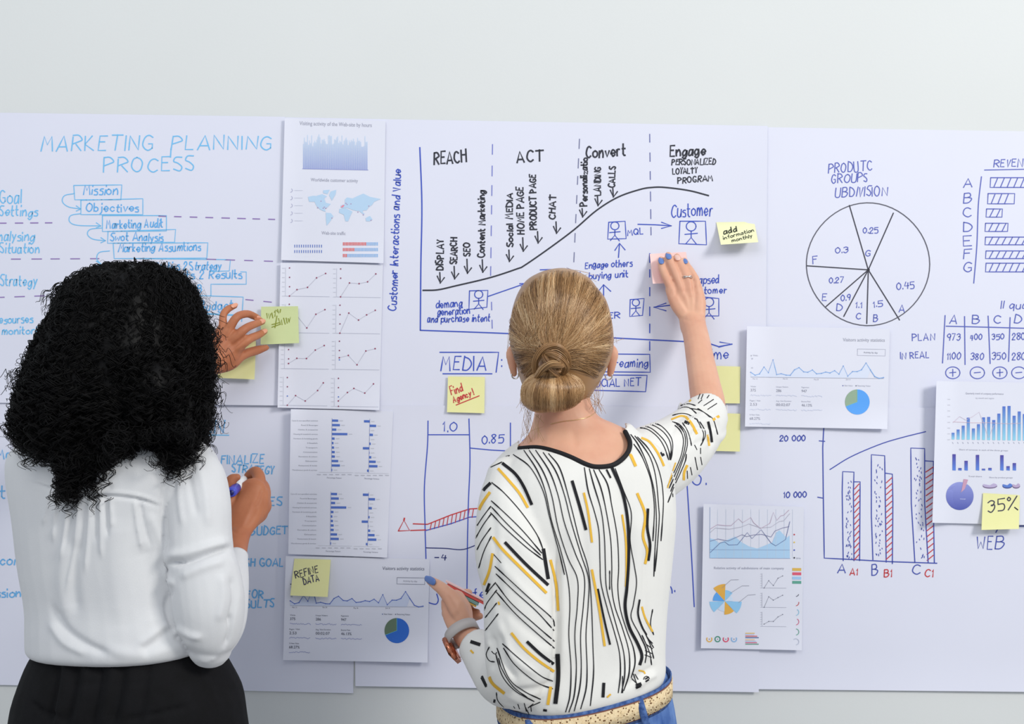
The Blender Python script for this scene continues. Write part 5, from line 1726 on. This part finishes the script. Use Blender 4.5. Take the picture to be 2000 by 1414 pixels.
# right arm and the fist with the marker
skin.append(tubepx([(378, 945, .578, 38), (390, 1040, .60, 44), (404, 1180, .605, 42), (412, 1245, .60, 38), (432, 1190, .52, 36), (450, 1122, .435, 29), (461, 1075, .378, 22), (466, 1048, .352, 22)], 0.9, 18))
skin.append(tubepx([(463, 1060, .362, 22), (467, 1036, .342, 27), (476, 1008, .322, 34), (488, 978, .304, 32), (494, 958, .296, 26)], 0.62, 20))
skin.append(tubepx([(478, 1030, .335, 17), (497, 1005, .31, 20), (509, 985, .297, 17), (511, 965, .29, 15)], 0.9))
skin.append(tubepx([(488, 985, .302, 22), (500, 956, .286, 16), (506, 936, .270, 13), (500, 922, .256, 11.5), (488, 928, .246, 10), (479, 940, .245, 8)], 0.9))
skin.append(tubepx([(500, 985, .30, 18), (515, 970, .284, 14), (514, 950, .266, 12), (503, 942, .25, 10.5), (490, 952, .244, 9)], 0.9))
skin.append(tubepx([(505, 1000, .305, 17), (518, 988, .288, 13), (514, 972, .265, 11), (500, 968, .25, 10)], 0.9))
skin.append(tubepx([(498, 1012, .312, 16), (512, 1003, .294, 12), (508, 990, .27, 10), (495, 984, .255, 9)], 0.9))
skin.append(tubepx([(464, 1020, .325, 17), (450, 990, .318, 14), (446, 960, .315, 12), (452, 938, .315, 11), (463, 932, .314, 7.5)], 0.9))
v, f, n = union(skin, 0.0022, 3)
v = fold(v, n, [([(416, 690), (428, 665), (436, 640)], 4, .0012), ([(418, 694), (436, 668), (450, 642)], 4, .0014), ([(420, 698), (445, 675), (466, 655)], 4, .0014), ([(422, 704), (450, 688), (472, 674)], 4, .0013),
                ([(432, 668), (442, 650), (446, 636)], 3.5, -.0014), ([(446, 672), (458, 656), (464, 642)], 3.5, -.0014), ([(452, 684), (468, 668), (478, 656)], 3.5, -.0014), ([(462, 700), (472, 688), (478, 676)], 4, -.0016),
                ([(470, 1035), (484, 1005), (498, 975)], 6, .001), ([(478, 1040), (496, 1012), (508, 990)], 6, -.0012), ([(496, 990), (506, 975), (512, 955)], 3.5, -.0014), ([(452, 1036), (466, 1042), (480, 1038)], 3.5, -.001)])
body2 = mk('body', v, f, M_SKIN_D, W2)
for q, w in zip(FL, (4.6, 5.0, 5.2, 5.2)):
    tip, prv = q[-1], q[-2]
    a = (tip[0] + (prv[0] - tip[0]) * .3, tip[1] + (prv[1] - tip[1]) * .3 - 1, tip[2] + .0075 + (prv[2] - tip[2]) * .3)
    b = (tip[0] - (prv[0] - tip[0]) * .2, tip[1] - (prv[1] - tip[1]) * .2 - 1, tip[2] + .004)
    nail(body2, a, b, w, M_NAILD)

cloth = [rings([(836, 840, 176, 312, .505, .55, .066), (848, 858, 118, 356, .48, .56, .08), (860, 876, 72, 384, .46, .575, .094), (888, 906, 52, 400, .45, .585, .106), (930, 945, 54, 396, .45, .585, .112), (1000, 1010, 68, 378, .455, .58, .112),
                (1090, 1090, 78, 372, .46, .575, .11), (1170, 1165, 92, 384, .46, .57, .112), (1222, 1220, 97, 398, .46, .57, .12), (1250, 1258, 99, 406, .46, .57, .122), (1262, 1272, 108, 398, .46, .57, .112), (1268, 1278, 124, 384, .465, .565, .09)], power=2.5)]
cloth.append(tubepx([(372, 900, .575, 44), (382, 935, .588, 58), (386, 985, .598, 64), (388, 1040, .605, 64), (392, 1085, .61, 64)], 0.9, 24))
cloth.append(tubepx([(392, 1075, .61, 60), (400, 1125, .615, 69), (408, 1185, .615, 70), (411, 1235, .61, 60), (410, 1262, .605, 44)], 0.9, 24))
cloth.append(tubepx([(410, 1262, .605, 42), (430, 1215, .55, 50), (446, 1150, .465, 40), (457, 1104, .41, 28), (461, 1078, .384, 23)], 0.9, 24))
cloth.append(tubepx([(80, 900, .45, 50), (100, 872, .37, 47), (155, 836, .26, 41), (240, 790, .20, 36), (320, 748, .156, 32)], 0.85, 20))
v, f, n = union(cloth, 0.0029, 5)
FOLD2 = [([(62, 936), (110, 950), (165, 960), (230, 962), (275, 969), (316, 984)], 3.5, .0028), ([(62, 942), (110, 957), (165, 968), (230, 970), (275, 977), (314, 991)], 3.5, -.003)]
for i, (x, ln, sl, a) in enumerate(((98, 70, -14, 1), (110, 100, -6, 1), (122, 75, -18, -1), (134, 130, -14, 1), (146, 100, -20, -1), (157, 190, -26, 1), (168, 120, -14, -1), (178, 150, -12, 1), (188, 90, 0, -1), (197, 120, 2, 1), (206, 80, 5, -1), (216, 60, 4, 1), (272, 90, 22, -1), (262, 100, 16, 1))):
    y0 = np.interp(x, [62, 110, 165, 230, 275, 310], [944, 958, 969, 970, 978, 990])
    FOLD2.append(([(x, y0), (x + sl * .4, y0 + ln * .5), (x + sl, y0 + ln)], 4.2, a * .0030))
FOLD2 += [([(356, 892), (334, 925), (320, 965), (322, 1030), (326, 1080)], 6.5, -.005), ([(290, 1000), (315, 1060), (330, 1110)], 9, .003), ([(365, 905), (372, 950), (385, 1010)], 7, -.003), ([(385, 900), (400, 960), (408, 1030)], 9, .003), ([(352, 915), (350, 970), (358, 1030)], 6, .0025),
          ([(345, 905), (348, 925)], 4, -.003), ([(375, 898), (378, 920)], 4, -.003), ([(325, 1100), (365, 1098), (410, 1082), (455, 1068)], 5, -.008), ([(320, 1085), (365, 1080), (420, 1064), (455, 1058)], 9, .006), ([(332, 1090), (322, 1120), (340, 1145)], 7, .005),
          ([(350, 1128), (395, 1108), (440, 1095)], 9, .004), ([(336, 1150), (326, 1180), (332, 1215), (345, 1235)], 5, -.005), ([(452, 1125), (458, 1170), (444, 1225)], 6, -.005), ([(432, 1120), (436, 1170), (425, 1215)], 8, .003), ([(450, 1085), (470, 1120), (474, 1180)], 7, .003), ([(452, 1200), (448, 1235), (440, 1260)], 4, -.005),
          ([(342, 1225), (370, 1240), (395, 1245)], 7, .004), ([(340, 1240), (358, 1255), (372, 1280)], 5, -.004), ([(332, 1225), (305, 1255), (275, 1275)], 12, -.005), ([(336, 1215), (300, 1240), (270, 1262)], 8, .003),
          ([(100, 1180), (130, 1230), (175, 1262), (215, 1278)], 8, -.005), ([(96, 1215), (125, 1255), (170, 1278)], 7, .003), ([(200, 1265), (260, 1278), (330, 1268), (390, 1250)], 12, .003), ([(128, 1060), (120, 1140), (132, 1210)], 12, .003), ([(150, 1050), (145, 1130), (150, 1200)], 10, -.003),
          ([(225, 1010), (230, 1120), (235, 1220)], 26, .003), ([(280, 1060), (300, 1140), (310, 1210)], 22, -.004), ([(410, 1290), (425, 1280), (440, 1262)], 5, .002)]
v = fold(v, n, FOLD2)
pxs = to_px(v)
mask = (in_poly(pxs, [(180, 780), (312, 780), (312, 846), (180, 846)]) & (v[:, 1] < -.44))
v, f = drop(v, f, mask)
ce = np.array(P(460, 1086, .391))
cu = ce - np.array(P(452, 1125, .436))
cu /= np.linalg.norm(cu)
v, f = cut_end(v, f, ce, cu, .05, -v[:, 1] < .44)
blouse2 = mk('blouse', v, f, M_BLOUSE_W, W2)
sol = blouse2.modifiers.new('thickness', 'SOLIDIFY')
sol.thickness = 0.0012
sol.offset = -1

tr = [rings([(1248, 1262, 108, 398, .465, .565, .10), (1275, 1290, 94, 408, .462, .568, .112), (1310, 1318, 80, 424, .46, .57, .12), (1360, 1362, 62, 448, .46, .57, .126), (1414, 1414, 53, 458, .46, .57, .128), (1480, 1480, 48, 466, .46, .57, .13), (1600, 1600, 48, 470, .46, .57, .128), (1680, 1680, 60, 460, .465, .565, .11)], power=2.5)]
for x, dd in ((152, .49), (356, .545)):
    tr.append(tubepx([(x, 1560, dd, 96), (x, 1750, dd, 90), (x, 2000, dd, 78), (x, 2250, dd, 72), (x, 2490, dd, 64)], 1.0, 20))
v, f, n = union(tr, 0.005, 3)
FOLD3 = [([(x, 1290), (x - 8, 1350), (x - 22, 1420)], 7, a) for x, a in ((115, -.006), (130, .004), (152, -.006), (172, .005), (198, -.006), (222, .004), (240, -.005), (262, .003), (290, -.004))]
FOLD3 += [([(62, 1370), (90, 1392), (130, 1405)], 4, -.006), ([(240, 1405), (300, 1395), (370, 1378)], 4, -.005), ([(160, 1332), (190, 1335)], 3, -.003), ([(215, 1336), (290, 1335)], 3, -.003)]
v = fold(v, n, FOLD3)
mk('trousers', v, f, M_TROUSER, W2)

# curls: a dense core, then ringlets all over it
core_rows = [(519, 232, 296, .03), (528, 200, 330, .062), (544, 172, 352, .088), (572, 146, 370, .110), (607, 124, 384, .122), (650, 100, 394, .131), (700, 80, 399, .136), (745, 64, 400, .138), (785, 52, 396, .136), (815, 54, 393, .128), (840, 68, 388, .118), (856, 84, 376, .105), (866, 100, 340, .085)]
core = [rings([(y, y, a, b, .535, .545, t) for y, a, b, t in core_rows], n=40, power=2.15)]
core.append(tubepx([(165, 830, .60, 76), (154, 875, .625, 62), (146, 904, .632, 38)], 0.7, 20))
core.append(tubepx([(205, 835, .60, 50), (200, 880, .63, 32), (190, 905, .635, 16)], 0.7, 20))
core.append(tubepx([(330, 818, .605, 62), (345, 846, .62, 40)], 0.7, 20))
for x, y, r in ((66, 755, 25), (50, 798, 26), (74, 842, 24), (104, 868, 24), (401, 690, 16), (402, 745, 20), (398, 800, 18), (392, 842, 22), (112, 625, 20), (88, 690, 20), (150, 562, 20), (182, 536, 16), (344, 545, 16), (378, 590, 16), (392, 640, 15),
                (132, 906, 24), (172, 908, 24), (205, 880, 24), (246, 852, 18), (318, 842, 20), (356, 848, 20), (250, 690, 60), (300, 760, 50), (180, 740, 55)):
    x += -18 if x > 310 else 14 if x < 125 else 0           # keep the lobes inside the outline of the curls
    y += 8 if y < 600 else 0
    core.append(ellipsoid(x, y, .545 if r < 40 else .632, r, r * 1.25, .03 if r < 40 else .045, 12) if y < 875 else ellipsoid(x, y, .635, r, r * 1.2, .018, 12))
v, f, n = union(core, 0.006, 4)
g = Geo()
g.add(v, f.tolist())
fv = v[f]
fc, fn = fv.mean(1), np.cross(fv[:, 2] - fv[:, 0], fv[:, 3] - fv[:, 1])
fa = np.linalg.norm(fn, axis=1)
fn /= np.maximum(1e-12, fa)[:, None]
if (fn * (fc - fc.mean(0))).sum() < 0:
    fn = -fn
wgt = fa * np.where(fn[:, 1] < .35, 1.0, .12)
fpx = to_px(fc)


def ringlet(p0, dr, ln, hr, pitch, tr_, grow=0.35, sway=0.12, pts=None, nrm=None):
    """one curl: a helix that opens from its root and hangs along dr, drifting down"""
    n_ = pts or max(10, int(ln / pitch * 9))
    t = np.linspace(0, 1, n_)
    ax_ = np.array(dr, float)
    ax_ /= np.linalg.norm(ax_)
    pull = np.array([0, 0, -1.0])
    cen = np.cumsum(np.vstack([np.zeros(3), [(lambda q: q / np.linalg.norm(q))(ax_ * (1 - .6 * tt) + pull * .6 * tt + (0 if nrm is None else -.25 * tt * nrm)) * ln / n_ for tt in t[:-1]]]), axis=0) + p0
    a = np.cross(ax_, [0.31, 0.9, 0.2])
    a /= np.linalg.norm(a)
    b = np.cross(ax_, a)
    phs = RNG.uniform(0, 6.28)
    sg = 1 if RNG.random() < .5 else -1
    th = phs + sg * 2 * math.pi * ln / pitch * t
    rr = hr * (0.25 + 0.75 * np.clip(t / grow, 0, 1)) * (1 + .25 * np.sin(5 * t + phs))
    sw = sway * ln * np.sin(2.2 * t + phs)[:, None] * a
    q = cen + rr[:, None] * (np.cos(th)[:, None] * a + np.sin(th)[:, None] * b) + sw * t[:, None]
    vv, ff = tube3(q, tr_ * (1 - .45 * t), 3, 1.0, caps=False)
    g.add(vv, ff[:-2])




def clump(p0, dr, ln, hr, pitch, cnt, spread, thick, nrm=None, grow=.3, straight=0.0):
    """a lock of hair: several strands that wind together"""
    st = RNG.bit_generator.state
    for c_ in range(cnt):
        RNG.bit_generator.state = st
        off = SIDE.normal(0, spread, 3)
        ringlet(p0 + off, np.asarray(dr) + SIDE.normal(0, .05, 3), ln * SIDE.uniform(.8, 1.05), hr * SIDE.uniform(.8, 1.2), pitch, thick * SIDE.uniform(.7, 1.3), grow, nrm=nrm)
    RNG.random(5)


SIDE = np.random.default_rng(21)
idx = RNG.choice(len(f), 1900, p=wgt / wgt.sum())
for i in idx:
    p, nr = fc[i], fn[i]
    y = fpx[i, 1]
    k = np.clip((y - 530) / 150, 0, 1)
    down = np.array([0, 0, -1.0])
    if y < 600:                                             # crown: hair leaves the parting sideways
        down = np.array([(fpx[i, 0] - 250) * .012, -.25, -.30])
    tg = down - nr * np.dot(down, nr)
    tg /= max(.05, np.linalg.norm(tg))
    clump(p - nr * .003, tg + nr * RNG.uniform(.02, .30) * k, RNG.uniform(.045, .085), RNG.uniform(.0038, .0085) * (.3 + .7 * k), RNG.uniform(.016, .025) * (1.6 - .6 * k), 5, .0012, .00068, nrm=nr)
for i in RNG.choice(len(f), 1000, p=wgt / wgt.sum()):          # a close layer that hides the core
    p, nr = fc[i], fn[i]
    tg = np.array([0, 0, -1.0]) + nr * nr[2]
    tg /= max(.05, np.linalg.norm(tg))
    clump(p + nr * .001, tg, RNG.uniform(.03, .06), RNG.uniform(.0035, .007), RNG.uniform(.015, .024), 4, .0016, .0008, nrm=nr * .3)
top = np.where(fpx[:, 1] < 600)[0]
for i in RNG.choice(top, 520, p=wgt[top] / wgt[top].sum()):   # longer waves that cover the crown
    p, nr = fc[i], fn[i]
    down = np.array([(fpx[i, 0] - 250) * .010, -.3, -.35])
    tg = down - nr * np.dot(down, nr)
    tg /= max(.05, np.linalg.norm(tg))
    clump(p + nr * .001, tg, RNG.uniform(.04, .075), RNG.uniform(.002, .0045), RNG.uniform(.022, .036), 4, .0016, .0006, nrm=nr)
for (x0, y0), (x1, y1), dd, cnt, sp in (((70, 760), (34, 812), .55, 9, 7), ((62, 790), (30, 800), .56, 5, 5), ((78, 810), (62, 858), .57, 8, 7), ((95, 845), (72, 868), .58, 5, 5), ((108, 850), (95, 900), .60, 9, 6), ((135, 880), (128, 928), .63, 9, 6), ((168, 885), (162, 932), .64, 9, 7), ((192, 870), (196, 916), .64, 8, 7),
                                        ((240, 845), (248, 876), .672, 7, 7), ((320, 840), (318, 864), .668, 6, 6), ((352, 835), (354, 862), .668, 7, 6), ((382, 830), (408, 868), .60, 8, 6), ((390, 800), (418, 854), .58, 7, 6), ((396, 760), (410, 800), .57, 8, 5), ((398, 690), (414, 742), .56, 8, 5), ((400, 640), (412, 690), .55, 7, 6), ((60, 720), (40, 770), .55, 6, 7),
                                        ((225, 870), (215, 905), .672, 7, 8), ((285, 845), (280, 868), .672, 6, 8)):
    for i in range(cnt + 3):
        j, j2 = RNG.normal(0, sp * .75, 2), RNG.normal(0, sp * .6, 2)
        a = np.array(P(x0 + j[0], y0 + j[1], dd + RNG.normal(0, .008)))
        b = np.array(P(x1 + j2[0], y1 + j2[1], dd + RNG.normal(0, .008)))
        L = np.linalg.norm(b - a)
        clump(a, b - a, L * 1.08, RNG.uniform(.0045, .0085), RNG.uniform(.014, .02), 6, .0007, .0007, None, .2)
# fine flyaway hair along the outline
edge = crom([(95, 640), (130, 585), (165, 540), (200, 515), (240, 510), (285, 506), (320, 512), (350, 532), (372, 560), (388, 590), (398, 630), (406, 680)], 12)
for i in range(330):
    k = RNG.integers(2, len(edge) - 2)
    x, y = edge[k]
    tx_, ty_ = edge[k + 1] - edge[k - 1]
    nx, ny = ty_, -tx_
    nl = math.hypot(nx, ny)
    nx, ny = nx / nl, ny / nl
    a = np.array(P(x - nx * 14, y - ny * 14, .54 + RNG.normal(0, .02)))
    right = x > 320
    h = RNG.uniform(4, 22 if right else 12)
    sgn_ = 1 if right else -1
    b = np.array(P(x + nx * h + sgn_ * RNG.uniform(4, 20), y + ny * h + RNG.uniform(0, 22), .54))
    ringlet(a, b - a, np.linalg.norm(b - a) * 1.2, RNG.uniform(.001, .0045), RNG.uniform(.014, .028), RNG.uniform(.00022, .0004), .4)
hair2 = g.make('hair', M_HAIRB, W2)

# marker in the right fist
a, b = np.array(P(461, 953, .312)), np.array(P(483, 931, .222))
u = (b - a) / np.linalg.norm(b - a)
Lm = 0.125
a = a - u * .036


def cyl(p, q, r, prof=None, sides=20):
    prof = prof or [(0, 1), (1, 1)]
    return tube3([p + (q - p) * t for t, _ in prof], [r * k for _, k in prof], sides, 1.0, caps=False)


v, f = cyl(a + u * .0345, a + u * .125, .0083, [(0, 1), (.8, 1), (.84, .8), (.93, .6), (1, .35)])
M_MK = principled('white_plastic', lin((236, 238, 242)), 0.35, 0.5)
marker = mk('marker_pen', v, f, M_MK)
tag(marker, 'white whiteboard marker with blue end in the fist of the curly haired woman', 'marker')
v, f = cyl(a, a + u * .036, .0090, [(0, .72), (.03, .86), (.1, .97), (.2, 1), (1, 1)])
mk('end_cap', v, f, principled('blue_plastic', lin((72, 82, 200)), 0.35, 0.5), marker)
v, f = cyl(a - u * .0006, a + u * .001, .0046)
mk('end_plug', v, f, principled('navy_plastic', lin((34, 38, 110)), 0.4, 0.5), marker)
